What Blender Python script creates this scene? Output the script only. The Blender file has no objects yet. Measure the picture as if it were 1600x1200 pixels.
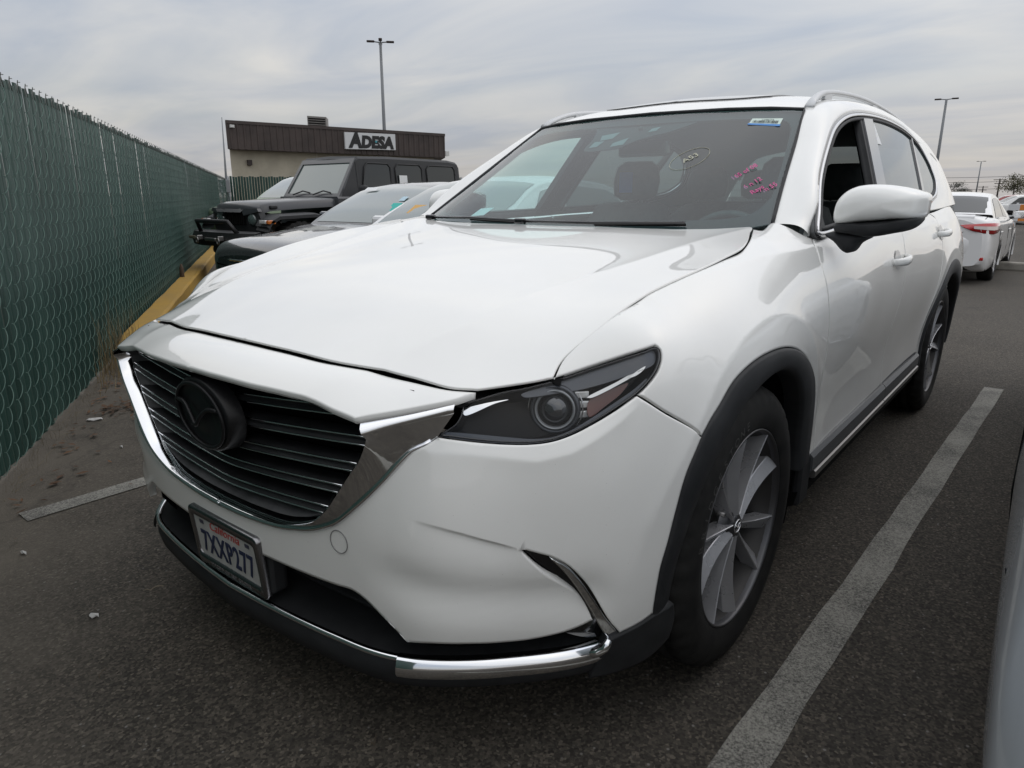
import bpy, bmesh, math, random
import numpy as np
from mathutils import Vector, Matrix, geometry
random.seed(7)
scene=bpy.context.scene
COL=scene.collection
# ------------------------------------------------------------------ camera
cam_d=bpy.data.cameras.new('camera'); cam=bpy.data.objects.new('camera',cam_d); COL.objects.link(cam)
cam.location=(1.5222,-1.6850,1.2245)
cam.rotation_euler=(math.radians(90-15.165),0,math.radians(38.873))
cam_d.sensor_width=36; cam_d.lens=36*1085.64/1600; cam_d.clip_start=.05; cam_d.clip_end=3000
scene.camera=cam
scene.render.resolution_x=1024; scene.render.resolution_y=768
# ------------------------------------------------------------------ sky: high thin overcast over a hazy blue
W=bpy.data.worlds.new('World'); scene.world=W; W.use_nodes=True
nt=W.node_tree; N=nt.nodes; LK=nt.links; N.clear()
def nd(t,**k):
    n=N.new(t)
    for a,b in k.items(): setattr(n,a,b)
    return n
SUN_EL,SUN_AZ=math.radians(48),math.radians(25)      # azimuth from +Y toward +X : light comes from behind the car
out=nd('ShaderNodeOutputWorld'); bg=nd('ShaderNodeBackground'); LK.new(bg.outputs[0],out.inputs[0]); bg.inputs[1].default_value=.11
sky=nd('ShaderNodeTexSky',sky_type='NISHITA'); sky.sun_disc=False; sky.sun_elevation=SUN_EL; sky.sun_rotation=SUN_AZ
sky.air_density=1.0; sky.dust_density=2.0
tc=nd('ShaderNodeTexCoord'); sep=nd('ShaderNodeSeparateXYZ'); LK.new(tc.outputs['Generated'],sep.inputs[0])
def mth(op,a,b=None,c=None,clamp=False):
    m=nd('ShaderNodeMath',operation=op); m.use_clamp=clamp
    for i,v in enumerate((a,b,c)):
        if v is None: continue
        if isinstance(v,(int,float)): m.inputs[i].default_value=v
        else: LK.new(v,m.inputs[i])
    return m.outputs[0]
zc=mth('MAXIMUM',sep.outputs[2],0.0); den=mth('ADD',zc,.10)
u=mth('DIVIDE',sep.outputs[0],den); v=mth('DIVIDE',sep.outputs[1],den)
cmb=nd('ShaderNodeCombineXYZ'); LK.new(u,cmb.inputs[0]); LK.new(v,cmb.inputs[1])
mp=nd('ShaderNodeMapping'); LK.new(cmb.outputs[0],mp.inputs[0]); mp.inputs['Rotation'].default_value=(0,0,math.radians(-25)); mp.inputs['Scale'].default_value=(.40,.80,1)
n1=nd('ShaderNodeTexNoise'); LK.new(mp.outputs[0],n1.inputs['Vector']); n1.inputs['Scale'].default_value=.85; n1.inputs['Detail'].default_value=5; n1.inputs['Roughness'].default_value=.56; n1.inputs['Distortion'].default_value=.5
r1=nd('ShaderNodeValToRGB'); LK.new(n1.outputs[0],r1.inputs[0]); e=r1.color_ramp.elements; e[0].position=.30; e[0].color=(0,0,0,1); e[1].position=.66; e[1].color=(1,1,1,1)
n2=nd('ShaderNodeTexNoise'); LK.new(mp.outputs[0],n2.inputs['Vector']); n2.inputs['Scale'].default_value=1.5; n2.inputs['Detail'].default_value=5; n2.inputs['Roughness'].default_value=.5; n2.inputs['Distortion'].default_value=.8
r2=nd('ShaderNodeValToRGB'); LK.new(n2.outputs[0],r2.inputs[0]); e=r2.color_ramp.elements; e[0].position=.30; e[0].color=(4.8,5.25,6.05,1); e[1].position=.70; e[1].color=(7.7,7.55,7.25,1)
mx=nd('ShaderNodeMix',data_type='RGBA'); LK.new(sky.outputs[0],mx.inputs[6]); LK.new(r2.outputs[0],mx.inputs[7])
fac=mth('MULTIPLY_ADD',r1.outputs[0],.34,.64); LK.new(fac,mx.inputs[0])
# overcast luminance: darker low down, brighter overhead
gr=mth('MULTIPLY_ADD',mth('POWER',zc,.85),.52,.44)
gm=nd('ShaderNodeMix',data_type='RGBA',blend_type='MULTIPLY'); gm.inputs[0].default_value=1; LK.new(mx.outputs[2],gm.inputs[6])
gc=nd('ShaderNodeCombineColor'); [LK.new(gr,gc.inputs[i]) for i in range(3)]; LK.new(gc.outputs[0],gm.inputs[7])
# thin warm haze at the horizon
hz=mth('POWER',mth('SUBTRACT',1.0,zc,clamp=True),14.0); hzf=mth('MULTIPLY',hz,.45)
mx2=nd('ShaderNodeMix',data_type='RGBA'); LK.new(hzf,mx2.inputs[0]); LK.new(gm.outputs[2],mx2.inputs[6]); mx2.inputs[7].default_value=(3.0,2.65,2.42,1)
LK.new(mx2.outputs[2],bg.inputs[0])
sl=bpy.data.lights.new('sun','SUN'); sl.energy=.55; sl.angle=math.radians(178); sl.color=(1,.96,.9)
so=bpy.data.objects.new('sun',sl); COL.objects.link(so)
so.rotation_euler=(math.radians(90)-SUN_EL,0,math.pi-SUN_AZ)
vs=scene.view_settings; vs.view_transform='Standard'; vs.look='None'; vs.exposure=.68; vs.gamma=1
# ---------------------------------------------------------------- smooth surfaces from design points
class TPS:
    """smooth scattered-data surface (fourth-order polyharmonic) with a little fairing"""
    def __init__(s,P,V,lam=1e-5):
        P=np.asarray(P,float); V=np.asarray(V,float); n=len(P); s.P=P
        Q=s.poly(P); m=Q.shape[1]
        A=np.zeros((n+m,n+m)); A[:n,:n]=s.k(P,P)+np.diag(np.broadcast_to(lam,n)); A[:n,n:]=Q; A[n:,:n]=Q.T
        s.w=np.linalg.solve(A,np.r_[V,np.zeros(m)]); s.m=m
    @staticmethod
    def poly(P): x,y=P.T; return np.stack([np.ones(len(P)),x,y,x*x,x*y,y*y],-1)
    @staticmethod
    def k(A,B):
        d=((A[:,None]-B[None])**2).sum(-1); return -.5*d*d*np.log(d+1e-12)
    def __call__(s,P):
        P=np.atleast_2d(P); return s.k(P,s.P)@s.w[:-s.m]+s.poly(P)@s.w[-s.m:]
X0,Y0,Z0,KA=.55,-.30,.60,.45
S0=-KA*np.pi/2-X0
PH=.40
def to_cap(P):
    P=np.atleast_2d(np.asarray(P,float)); x,y,z=P.T
    th=np.arctan2(Y0-y,x-X0); side=y>=Y0; fr=(~side)&(x<=X0)
    rho=np.where(side,x-X0,np.where(fr,Y0-y,np.hypot(x-X0,Y0-y)))
    s=np.where(side,y-Y0,np.where(fr,-KA*np.pi/2-(X0-x),-KA*th))
    return np.stack([s,PH*np.arctan2(z-Z0,rho)],-1),np.hypot(rho,z-Z0)
def from_cap(q,r):
    q=np.atleast_2d(q); s,ph=q[:,0],q[:,1]/PH
    rho=r*np.cos(ph); z=Z0+r*np.sin(ph)
    th=np.clip(-s/KA,0,np.pi/2); ext=np.maximum(-s-KA*np.pi/2,0)
    x=X0-ext+rho*np.cos(th); y=Y0+np.maximum(s,0)-rho*np.sin(th)
    return np.stack([x,y,z],-1)
BODY=[
# front door / side sections  y, [(z,x)...]
*[(x,y,z) for y,L in {
 .32:[(.30,.947),(.45,.950),(.60,.960),(.75,.968),(.86,.963),(.95,.946),(1.02,.921),(1.07,.888),(1.10,.85),(1.115,.80)],
 .55:[(.30,.945),(.42,.938),(.55,.943),(.70,.955),(.85,.958),(.95,.948),(1.02,.929),(1.07,.903),(1.10,.87),(1.118,.835)],
 .75:[(.30,.94),(.42,.928),(.55,.936),(.70,.952),(.85,.960),(.95,.956),(1.02,.940),(1.07,.915),(1.10,.89),(1.125,.86)],
 1.25:[(.30,.94),(.42,.926),(.55,.934),(.70,.950),(.85,.958),(.95,.956),(1.03,.940),(1.08,.916),(1.12,.88)],
 1.8:[(.30,.94),(.42,.926),(.55,.934),(.70,.950),(.85,.958),(.95,.957),(1.03,.943),(1.09,.918),(1.13,.88)],
 2.35:[(.30,.94),(.42,.930),(.55,.942),(.70,.958),(.85,.966),(.95,.962),(1.03,.947),(1.10,.918),(1.15,.87)],
 2.93:[(.30,.95),(.45,.960),(.60,.972),(.75,.982),(.86,.980),(.95,.967),(1.03,.947),(1.10,.915),(1.16,.86)],
 3.5:[(.30,.93),(.45,.945),(.60,.955),(.75,.96),(.86,.957),(.95,.945),(1.03,.925),(1.10,.89),(1.17,.83)],
 3.9:[(.35,.86),(.6,.89),(.85,.89),(1.0,.86),(1.15,.78)],
 }.items() for z,x in L],
# front fender over the wheel
*[(x,y,z) for y,L in {
 0.0:[(.30,.950),(.45,.960),(.60,.972),(.75,.984),(.87,.980),(.94,.955),(1.0,.915),(1.04,.87),(1.067,.81)],
 -.2:[(.30,.945),(.45,.958),(.60,.970),(.75,.981),(.84,.974),(.92,.943),(.98,.895),(1.02,.83),(1.032,.795)],
 }.items() for z,x in L],
(.758,.565,1.133),(.765,.42,1.122),(.79,.29,1.108),(.82,.44,1.116),
(.965,-.37,.745),(.968,-.37,.62),(.962,-.38,.50),(.945,-.41,.36),(.945,-.37,.83),(.905,-.40,.925),(.85,-.39,.975),(.775,-.385,.985),
# corner
(.895,-.445,.93),(.915,-.45,.87),(.935,-.45,.78),(.943,-.45,.68),(.943,-.45,.57),(.935,-.46,.46),(.92,-.47,.36),
(.82,-.525,.905),(.865,-.53,.83),(.893,-.53,.74),(.905,-.525,.64),(.903,-.53,.53),(.895,-.54,.43),(.875,-.55,.34),(.85,-.56,.27),
(.745,-.60,.880),(.79,-.615,.82),(.825,-.62,.75),(.84,-.62,.66),(.84,-.625,.55),(.835,-.63,.45),(.815,-.635,.36),(.785,-.64,.27),
(.655,-.715,.858),(.70,-.715,.80),(.73,-.72,.74),(.75,-.725,.66),(.755,-.73,.56),(.755,-.735,.46),(.74,-.735,.37),(.71,-.73,.28),
(.60,-.795,.79),(.62,-.815,.72),(.64,-.825,.64),(.65,-.83,.55),(.65,-.835,.46),(.64,-.835,.38),(.61,-.82,.28),
(.50,-.862,.77),(.51,-.872,.70),(.52,-.877,.62),(.52,-.880,.54),(.515,-.878,.46),(.50,-.872,.38),(.49,-.865,.28),
(.34,-.90,.72),(.34,-.905,.64),(.34,-.906,.56),(.34,-.906,.48),(.33,-.902,.40),(.33,-.895,.28),
(.17,-.917,.70),(.17,-.918,.60),(.17,-.918,.50),(.17,-.915,.42),(.17,-.912,.28),
(0,-.921,.70),(0,-.922,.60),(0,-.921,.50),(0,-.918,.42),(0,-.918,.28),
]
_B=np.array(BODY); _q,_r=to_cap(_B)
_m=_q[:,0]<-KA*np.pi/2+.1
_qm=_q[_m].copy(); _qm[:,0]=2*S0-_qm[:,0]; _ok=_qm[:,0]<S0-.01
_lam=np.where(_B[:,1]>.2,1.5e-3,1e-4); body_r=TPS(np.r_[_q,_qm[_ok]],np.r_[_r,_r[_m][_ok]],np.r_[_lam,np.full(_ok.sum(),1e-4)])
def body(q): return from_cap(q,body_r(q))
HOOD=[(0,-.82,.893),(.15,-.818,.892),(.30,-.81,.887),(.42,-.78,.880),(.52,-.765,.874),(.61,-.75,.866),(.655,-.715,.862),
(.745,-.60,.885),(.775,-.385,.988),(.79,-.29,1.013),(.797,-.2,1.034),(.803,-.1,1.052),(.815,0,1.068),(.815,.12,1.087),(.79,.29,1.108),
(0,-.6,.973),(.3,-.6,.965),(.5,-.6,.945),(.64,-.6,.915),
(0,-.35,1.030),(.3,-.35,1.022),(.5,-.35,1.008),(.66,-.35,.997),
(0,0,1.078),(.3,0,1.072),(.5,0,1.062),(.68,0,1.062),
(0,.22,1.102),(.3,.22,1.099),(.5,.22,1.094),(.7,.22,1.098),
(0,.42,1.121),(.3,.43,1.122),(.5,.46,1.123),(.72,.5,1.129)]
_H=np.array(HOOD); _Hm=_H[_H[:,0]>0]*[-1,1,1]; _H=np.r_[_H,_Hm]
hood_z=TPS(_H[:,:2],_H[:,2],1e-4)
def hood(q): q=np.atleast_2d(q); return np.c_[q,hood_z(q)]

SIDE=[(x,y,z) for y,L in {
 .5:[(.892,1.10),(.85,1.19),(.80,1.30),(.745,1.42)],
 1.2:[(.890,1.10),(.848,1.20),(.797,1.32),(.745,1.44),(.70,1.54)],
 2.0:[(.890,1.115),(.848,1.215),(.797,1.335),(.743,1.46),(.69,1.58)],
 2.8:[(.884,1.13),(.842,1.23),(.788,1.35),(.735,1.47),(.68,1.59)],
 3.4:[(.862,1.15),(.82,1.25),(.768,1.36),(.715,1.47),(.66,1.58)],
 3.95:[(.815,1.17),(.77,1.27),(.715,1.38),(.65,1.50)]}.items() for x,z in L]
_G=np.array(SIDE); side_x=TPS(_G[:,1:],_G[:,0],1e-6)
def sideg(q): q=np.atleast_2d(q); return np.c_[side_x(q),q]
ROOF=[(0,1.163,1.562),(.33,1.17,1.557),(.5,1.183,1.550),(.6185,1.204,1.540),
 (0,1.4,1.633),(.3,1.4,1.624),(.5,1.4,1.610),(.598,1.4,1.597),(0,1.75,1.673),(.3,1.75,1.661),(.586,1.75,1.630),
 (0,2.2,1.692),(.3,2.2,1.680),(.58,2.2,1.647),(0,2.8,1.684),(.3,2.8,1.672),(.57,2.8,1.636),(0,3.4,1.655),(.3,3.4,1.642),(.55,3.4,1.602),(0,3.95,1.60),(.3,3.95,1.585),(.52,3.95,1.55)]
_R=np.array(ROOF); _R=np.r_[_R,_R[_R[:,0]>0]*[-1,1,1]]
roof_z=TPS(_R[:,:2],_R[:,2],1e-6)
def roofs(q): q=np.atleast_2d(q); return np.c_[q,roof_z(q)]
WS=[(.7577,.563,1.1346),(.70,.50,1.124),(.6,.452,1.117),(.4,.41,1.110),(.2,.39,1.107),(0,.385,1.106),
 (.6185,1.204,1.540),(.5,1.183,1.548),(.33,1.17,1.555),(0,1.163,1.560),(.688,.885,1.338),(.5,.80,1.335),(.3,.785,1.336),(0,.778,1.337)]
_W=np.array(WS); _W=np.r_[_W,_W[_W[:,0]>0]*[-1,1,1]]
ws_y=TPS(_W[:,[0,2]],_W[:,1],5e-5)
def wsurf(q): q=np.atleast_2d(q); return np.stack([q[:,0],ws_y(q),q[:,1]],-1)
CUR={
 'lamp':[(0.6383, -0.7414, 0.8403), (0.6596, -0.7188, 0.8465), (0.6851, -0.6863, 0.8568), (0.7175, -0.6467, 0.8636), (0.7532, -0.6, 0.8745), (0.7972, -0.5476, 0.8941), (0.8427, -0.5024, 0.9137), (0.8746, -0.4642, 0.9269), (0.8883, -0.4369, 0.9327), (0.8964, -0.4324, 0.9254), (0.9037, -0.4399, 0.9097), (0.906, -0.4557, 0.89), (0.9002, -0.479, 0.8675), (0.8872, -0.505, 0.8446), (0.8628, -0.5415, 0.8189), (0.8353, -0.5841, 0.7944), (0.8113, -0.6201, 0.7775), (0.7875, -0.6505, 0.7675), (0.7597, -0.6802, 0.764), (0.7258, -0.7117, 0.7652), (0.6856, -0.745, 0.7694), (0.6406, -0.7772, 0.7754), (0.6174, -0.792, 0.7785), (0.6266, -0.7798, 0.7902), (0.6375, -0.7665, 0.8004), (0.6418, -0.755, 0.8146)],
 'bumpseam':[(0.8872, -0.505, 0.8446), (0.9261, -0.4608, 0.8067), (0.9561, -0.3931, 0.7614), (0.9658, -0.3636, 0.7355)],
 'archo':[(0.9658, -0.3636, 0.7355), (0.9685, -0.3261, 0.7646), (0.9701, -0.287, 0.7869), (0.9721, -0.2289, 0.8236), (0.9759, -0.1686, 0.8445), (0.9791, -0.1004, 0.8563), (0.9808, -0.0296, 0.8595), (0.9805, 0.0645, 0.8545), (0.9781, 0.1669, 0.8368), (0.9735, 0.2683, 0.8046), (0.9672, 0.3632, 0.7608), (0.9588, 0.4463, 0.7067), (0.9504, 0.5047, 0.6529), (0.942, 0.5517, 0.5867), (0.938, 0.5708, 0.4996), (0.9417, 0.5559, 0.3949)],
 'archf':[(0.9587, -0.4083, 0.6659), (0.9519, -0.428, 0.5937), (0.9446, -0.4427, 0.5185), (0.937, -0.4554, 0.457), (0.9287, -0.4566, 0.372), (0.9259, -0.4537, 0.344)],
 'gro':[(0.6186, -0.7919, 0.7771), (0.6027, -0.809, 0.7621), (0.5834, -0.8249, 0.7507), (0.5696, -0.8381, 0.7332), (0.5388, -0.8624, 0.6898), (0.5076, -0.8787, 0.6529), (0.4734, -0.8894, 0.6192), (0.4281, -0.897, 0.58), (0.389, -0.9014, 0.5586), (0.3429, -0.9058, 0.5401), (0.2896, -0.9101, 0.5267), (0.2448, -0.9132, 0.5176)],
 'lowtop':[(0.1911, -0.9147, 0.4163), (0.2944, -0.9073, 0.4178), (0.4068, -0.8935, 0.42), (0.4479, -0.887, 0.4217), (0.4808, -0.8806, 0.4098), (0.5154, -0.8722, 0.385), (0.5476, -0.8621, 0.3585), (0.5691, -0.8526, 0.3344)],
 'lowtop2':[(0.5703, -0.8518, 0.3323), (0.6247, -0.8314, 0.3416), (0.6779, -0.793, 0.3426), (0.722, -0.7445, 0.338), (0.7639, -0.6915, 0.3349), (0.8078, -0.6391, 0.3408), (0.8417, -0.6005, 0.354), (0.8556, -0.5845, 0.363)],
 'fogin':[(0.8556, -0.5845, 0.363), (0.8508, -0.5983, 0.3928), (0.8409, -0.6177, 0.4247), (0.8203, -0.6493, 0.4578), (0.8004, -0.6777, 0.4924), (0.7841, -0.6988, 0.5244), (0.7675, -0.7178, 0.5554)],
 'fogout':[(0.7675, -0.7178, 0.5554), (0.7877, -0.6935, 0.5426), (0.8062, -0.6703, 0.5302), (0.8267, -0.6435, 0.5062), (0.843, -0.6202, 0.4708), (0.8602, -0.5898, 0.4149), (0.8736, -0.5574, 0.3582), (0.8842, -0.5259, 0.3148)],
 'crease':[(0.6016, -0.8488, 0.6187), (0.6499, -0.8236, 0.6072), (0.6877, -0.797, 0.5952), (0.7333, -0.7557, 0.5746), (0.7675, -0.7178, 0.5554)],
 'hcrease':[(0.7207, 0.4384, 1.1228), (0.6221, -0.0134, 1.0584), (0.5465, -0.3277, 1.0076), (0.5159, -0.5704, 0.9528), (0.4536, -0.7224, 0.9007)],
 'grin':[(0.5182, -0.9031, 0.8156), (0.5413, -0.9007, 0.7963), (0.5355, -0.9013, 0.7729), (0.5158, -0.9034, 0.7334), (0.4922, -0.9058, 0.7051), (0.4469, -0.91, 0.6467), (0.4098, -0.9132, 0.602), (0.3723, -0.9161, 0.57), (0.3346, -0.9188, 0.5519), (0.2618, -0.9231, 0.5307)],
 'proj':[(0.7745, -0.6284, 0.8227), (0.7403, -0.6606, 0.8238), (0.8087, -0.5959, 0.8215), (0.786, -0.6435, 0.7833), (0.7619, -0.6117, 0.8556)],
 'blade':[(0.8166, -0.5721, 0.8452), (0.8556, -0.5212, 0.8737), (0.8931, -0.4631, 0.9052), (0.8923, -0.4707, 0.8973), (0.8574, -0.5237, 0.8663), (0.8228, -0.5672, 0.8443)],
 'amberr':[(0.8229, -0.5684, 0.8423), (0.858, -0.5245, 0.864), (0.8754, -0.5053, 0.8704), (0.8684, -0.5226, 0.8484), (0.8504, -0.5515, 0.8255), (0.8383, -0.5723, 0.8101), (0.8331, -0.5785, 0.809)],
 'strip':[(0.6431, -0.7471, 0.8258), (0.6697, -0.7162, 0.8381), (0.7033, -0.6791, 0.8449), (0.6876, -0.6991, 0.8391), (0.6482, -0.7483, 0.8174)],
 'brow':[(0.7178, -0.6572, 0.8529), (0.7552, -0.6027, 0.8705), (0.799, -0.5502, 0.8899), (0.8443, -0.5048, 0.9095), (0.8916, -0.4392, 0.9276), (0.9009, -0.4511, 0.9048), (0.8609, -0.5124, 0.8809), (0.8055, -0.5701, 0.8608), (0.7672, -0.6083, 0.8542), (0.724, -0.655, 0.8487)],
 'tipw':[(0.8709, -0.5046, 0.8793), (0.8778, -0.4922, 0.8894), (0.8904, -0.4708, 0.9003), (0.8884, -0.4794, 0.8918), (0.8796, -0.4948, 0.882)],
 'foglip':[(0.8042, -0.6729, 0.5271), (0.8227, -0.6484, 0.4908), (0.8404, -0.6207, 0.4408), (0.8544, -0.5912, 0.3831), (0.8633, -0.5647, 0.3325), (0.8689, -0.546, 0.3032), (0.8772, -0.5333, 0.3038), (0.8842, -0.5259, 0.3148)],
 'mircap':[(0.9293, 0.6198, 1.1438), (0.9256, 0.6189, 1.1979), (0.9433, 0.6233, 1.2305), (0.9746, 0.6311, 1.2511), (1.0233, 0.6433, 1.2568), (1.0722, 0.6555, 1.2528), (1.1211, 0.6678, 1.2415), (1.1544, 0.6761, 1.2258), (1.156, 0.6765, 1.1991), (1.1489, 0.6747, 1.164), (1.0762, 0.6566, 1.1553), (1.003, 0.6383, 1.1482)],
 'mirlow':[(0.9293, 0.6198, 1.1438), (1.003, 0.6383, 1.1482), (1.0762, 0.6566, 1.1553), (1.1489, 0.6747, 1.164), (1.1415, 0.6729, 1.1449), (1.12, 0.6675, 1.1272), (1.081, 0.6578, 1.1162), (1.0247, 0.6437, 1.1056), (0.969, 0.6298, 1.1137), (0.9295, 0.6199, 1.1224)],
 'mirstalk':[(0.9026, 0.6132, 1.1098), (0.9298, 0.6199, 1.12), (0.977, 0.6317, 1.1186), (1.0247, 0.6437, 1.1056), (0.9976, 0.6369, 1.086), (0.9834, 0.6333, 1.0617), (0.9691, 0.6298, 1.0555), (0.9579, 0.627, 1.0599), (0.9285, 0.6196, 1.0912)],
 'visband':[(-0.3451, 1.0675, 1.4963), (-0.2349, 1.1056, 1.5226), (-0.1856, 1.0045, 1.4659), (-0.1814, 0.92, 1.4172), (-0.0279, 0.9135, 1.4158), (0.0144, 0.9571, 1.4411), (0.0442, 1.0073, 1.47), (0.1115, 1.0166, 1.4745), (0.1624, 1.0807, 1.5104)],
 'hseam':[(0.757, -0.606, 0.88), (0.7484, -0.5666, 0.9034), (0.7529, -0.5283, 0.9254), (0.7677, -0.4687, 0.9564), (0.7772, -0.4029, 0.9824), (0.7842, -0.3204, 1.0045), (0.7881, -0.2698, 1.0172), (0.8044, -0.1776, 1.0369), (0.8191, -0.0722, 1.0555), (0.826, 0.0444, 1.073), (0.8279, 0.1326, 1.0859), (0.806, 0.2374, 1.1026), (0.7555, 0.3913, 1.1233)],
}
LEDGE=[(0.605, -0.8118, 0.752), (0.6218, -0.8028, 0.7477), (0.6721, -0.767, 0.7459), (0.7198, -0.7287, 0.7407), (0.775, -0.6795, 0.7304), (0.818, -0.6286, 0.742), (0.8452, -0.5865, 0.7643), (0.8714, -0.5418, 0.7943), (0.8979, -0.4972, 0.8316)]
SHOULDER=[(0.7864, -0.2667, 1.0167), (0.8094, -0.1872, 1.0308), (0.837, -0.0739, 1.0453), (0.8539, 0.0825, 1.0599), (0.872, 0.2646, 1.0687), (0.8838, 0.4916, 1.0723), (0.915, 0.75, 1.062), (0.918, 1.25, 1.068), (0.922, 1.8, 1.075), (0.922, 2.4, 1.088), (0.92, 2.93, 1.09), (0.89, 3.5, 1.09)]
HOOK=[(0.4507, -0.896, 0.534), (0.4499, -0.896, 0.5408), (0.4476, -0.896, 0.547), (0.4439, -0.896, 0.5524), (0.439, -0.896, 0.5566), (0.4333, -0.896, 0.5592), (0.4272, -0.896, 0.56), (0.4212, -0.896, 0.5592), (0.4155, -0.896, 0.5566), (0.4106, -0.896, 0.5524), (0.4069, -0.896, 0.547), (0.4046, -0.896, 0.5408), (0.4037, -0.896, 0.534), (0.4046, -0.896, 0.5273), (0.4069, -0.896, 0.521), (0.4106, -0.896, 0.5157), (0.4155, -0.896, 0.5115), (0.4212, -0.896, 0.5089), (0.4272, -0.896, 0.508), (0.4333, -0.896, 0.5089), (0.439, -0.896, 0.5115), (0.4439, -0.896, 0.5157), (0.4476, -0.896, 0.521), (0.4499, -0.896, 0.5273)]
STICK2=[(0.7104, 1.7835, 1.5317), (0.7095, 1.9246, 1.5355), (0.748, 1.9342, 1.4478), (0.7478, 1.7828, 1.4465)]
NOSELOW=[(0,-.962,.851),(.10,-.960,.851),(.22,-.951,.849),(.315,-.932,.844),(.40,-.916,.836),(.46,-.912,.828),(.514,-.905,.820)]
DOOR1=[(.889,.575,1.085),(.927,.535,1.016),(.947,.53,.955),(.957,.535,.884),(.957,.555,.792),(.952,.585,.693),(.945,.612,.616),(.936,.64,.50),(.940,.645,.398)]
DOOR2=[(.905,1.70,1.105),(.935,1.69,1.03),(.953,1.67,.95),(.96,1.645,.85),(.958,1.62,.75),(.95,1.61,.65),(.938,1.62,.55),(.93,1.65,.42)]
# ------------------------------------------------------------------ materials
MATS={}
def M(name,base=(.5,.5,.5),rough=.5,metal=0,coat=0,spec=.5,emit=None,build=None,coat_rough=.03):
    if name in MATS: return MATS[name]
    m=bpy.data.materials.new(name); m.use_nodes=True; b=m.node_tree.nodes['Principled BSDF']
    b.inputs['Base Color'].default_value=(*base,1); b.inputs['Roughness'].default_value=rough; b.inputs['Metallic'].default_value=metal
    b.inputs['Specular IOR Level'].default_value=spec; b.inputs['Coat Weight'].default_value=coat; b.inputs['Coat Roughness'].default_value=coat_rough
    if emit: b.inputs['Emission Color'].default_value=(*emit[0],1); b.inputs['Emission Strength'].default_value=emit[1]
    if build: build(m.node_tree,b)
    MATS[name]=m; return m
def noise(t,scale,detail=4,rough=.6,vec=None,coord='Object'):
    n=t.nodes.new('ShaderNodeTexNoise'); n.inputs['Scale'].default_value=scale; n.inputs['Detail'].default_value=detail; n.inputs['Roughness'].default_value=rough
    if vec is None:
        tc=t.nodes.new('ShaderNodeTexCoord'); vec=tc.outputs[coord]
    t.links.new(vec,n.inputs['Vector']); return n.outputs['Fac']
def ramp(t,f,stops):
    r=t.nodes.new('ShaderNodeValToRGB'); t.links.new(f,r.inputs[0]); e=r.color_ramp.elements
    while len(e)<len(stops): e.new(.5)
    for i,(p,c) in enumerate(stops):
        e[i].position=p; e[i].color=(*c,1) if len(c)==3 else c
    return r.outputs[0]
def g3(v): return (v,v,v)
def bump(t,b,h,strength=.3,dist=.002):
    n=t.nodes.new('ShaderNodeBump'); n.inputs['Strength'].default_value=strength; n.inputs['Distance'].default_value=dist
    t.links.new(h,n.inputs['Height']); t.links.new(n.outputs[0],b.inputs['Normal'])
def mixc(t,f,a,b):
    m=t.nodes.new('ShaderNodeMix'); m.data_type='RGBA'
    for i,v in ((0,f),(6,a),(7,b)):
        if isinstance(v,tuple): m.inputs[i].default_value=(*v,1) if len(v)==3 else v
        elif isinstance(v,(int,float)): m.inputs[i].default_value=v
        else: t.links.new(v,m.inputs[i])
    return m.outputs[2]
def varied(a,b,scale,p0=.35,p1=.65,rr=None,bs=None,bscale=None,detail=5):
    def f(t,bs_):
        c=noise(t,scale,detail); t.links.new(ramp(t,c,[(p0,a),(p1,b)]),bs_.inputs['Base Color'])
        if rr: t.links.new(ramp(t,c,[(p0,g3(rr[0])),(p1,g3(rr[1]))]),bs_.inputs['Roughness'])
        if bs: bump(t,bs_,noise(t,bscale or scale*4,6),bs[0],bs[1])
    return f
def paint_white(t,b):
    d=noise(t,3.0,5); c1=ramp(t,d,[(.3,(.775,.775,.75)),(.7,(.82,.82,.795))])
    fk=noise(t,900,1); c1=mixc(t,ramp(t,fk,[(.55,g3(0)),(.72,g3(.35))]),c1,(.88,.88,.87))          # pearl flake
    s=noise(t,210,2); sp=ramp(t,s,[(.225,g3(1)),(.245,g3(0))])           # road specks
    sep=t.nodes.new('ShaderNodeSeparateXYZ'); tc=t.nodes.new('ShaderNodeTexCoord'); t.links.new(tc.outputs['Object'],sep.inputs[0])
    low=t.nodes.new('ShaderNodeMapRange'); low.inputs[1].default_value=.95; low.inputs[2].default_value=.30; low.inputs[3].default_value=0.05; low.inputs[4].default_value=.85; t.links.new(sep.outputs[2],low.inputs[0])
    mm=t.nodes.new('ShaderNodeMath'); mm.operation='MULTIPLY'; t.links.new(sp,mm.inputs[0]); t.links.new(low.outputs[0],mm.inputs[1])
    t.links.new(mixc(t,mm.outputs[0],c1,(.10,.085,.07)),b.inputs['Base Color'])
    dust=noise(t,9,6); t.links.new(ramp(t,dust,[(.35,g3(.0)),(.8,g3(.035))]),b.inputs['Coat Roughness'])
    b.inputs['Coat IOR'].default_value=1.6
WHITE=M('pearl_white_paint',(.78,.78,.77),.38,0,1.0,.5,build=paint_white)
def paint(name,c,rough=.3,metal=.0): return M(name,c,rough,metal,1.0,.5)
CHROME=M('chrome',(.80,.81,.83),.06,1,build=lambda t,b:t.links.new(ramp(t,noise(t,22,6),[(.35,g3(.035)),(.75,g3(.14))]),b.inputs['Roughness']))
CHROMEW=M('satin_chrome',(.60,.61,.63),.16,1)
SILLCH=M('dull_sill_metal',(.26,.25,.24),.38,.8)
PLASTIC=M('black_textured_plastic',(.016,.017,.019),.58,spec=.35,build=varied((.013,.014,.0155),(.022,.023,.025),14,bs=(.25,.0006),bscale=900))
GLOSSBLK=M('gloss_black',(.008,.008,.009),.12,0,.6)
DARK=M('dark_void',(.006,.006,.006),.9,spec=.1)
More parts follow.
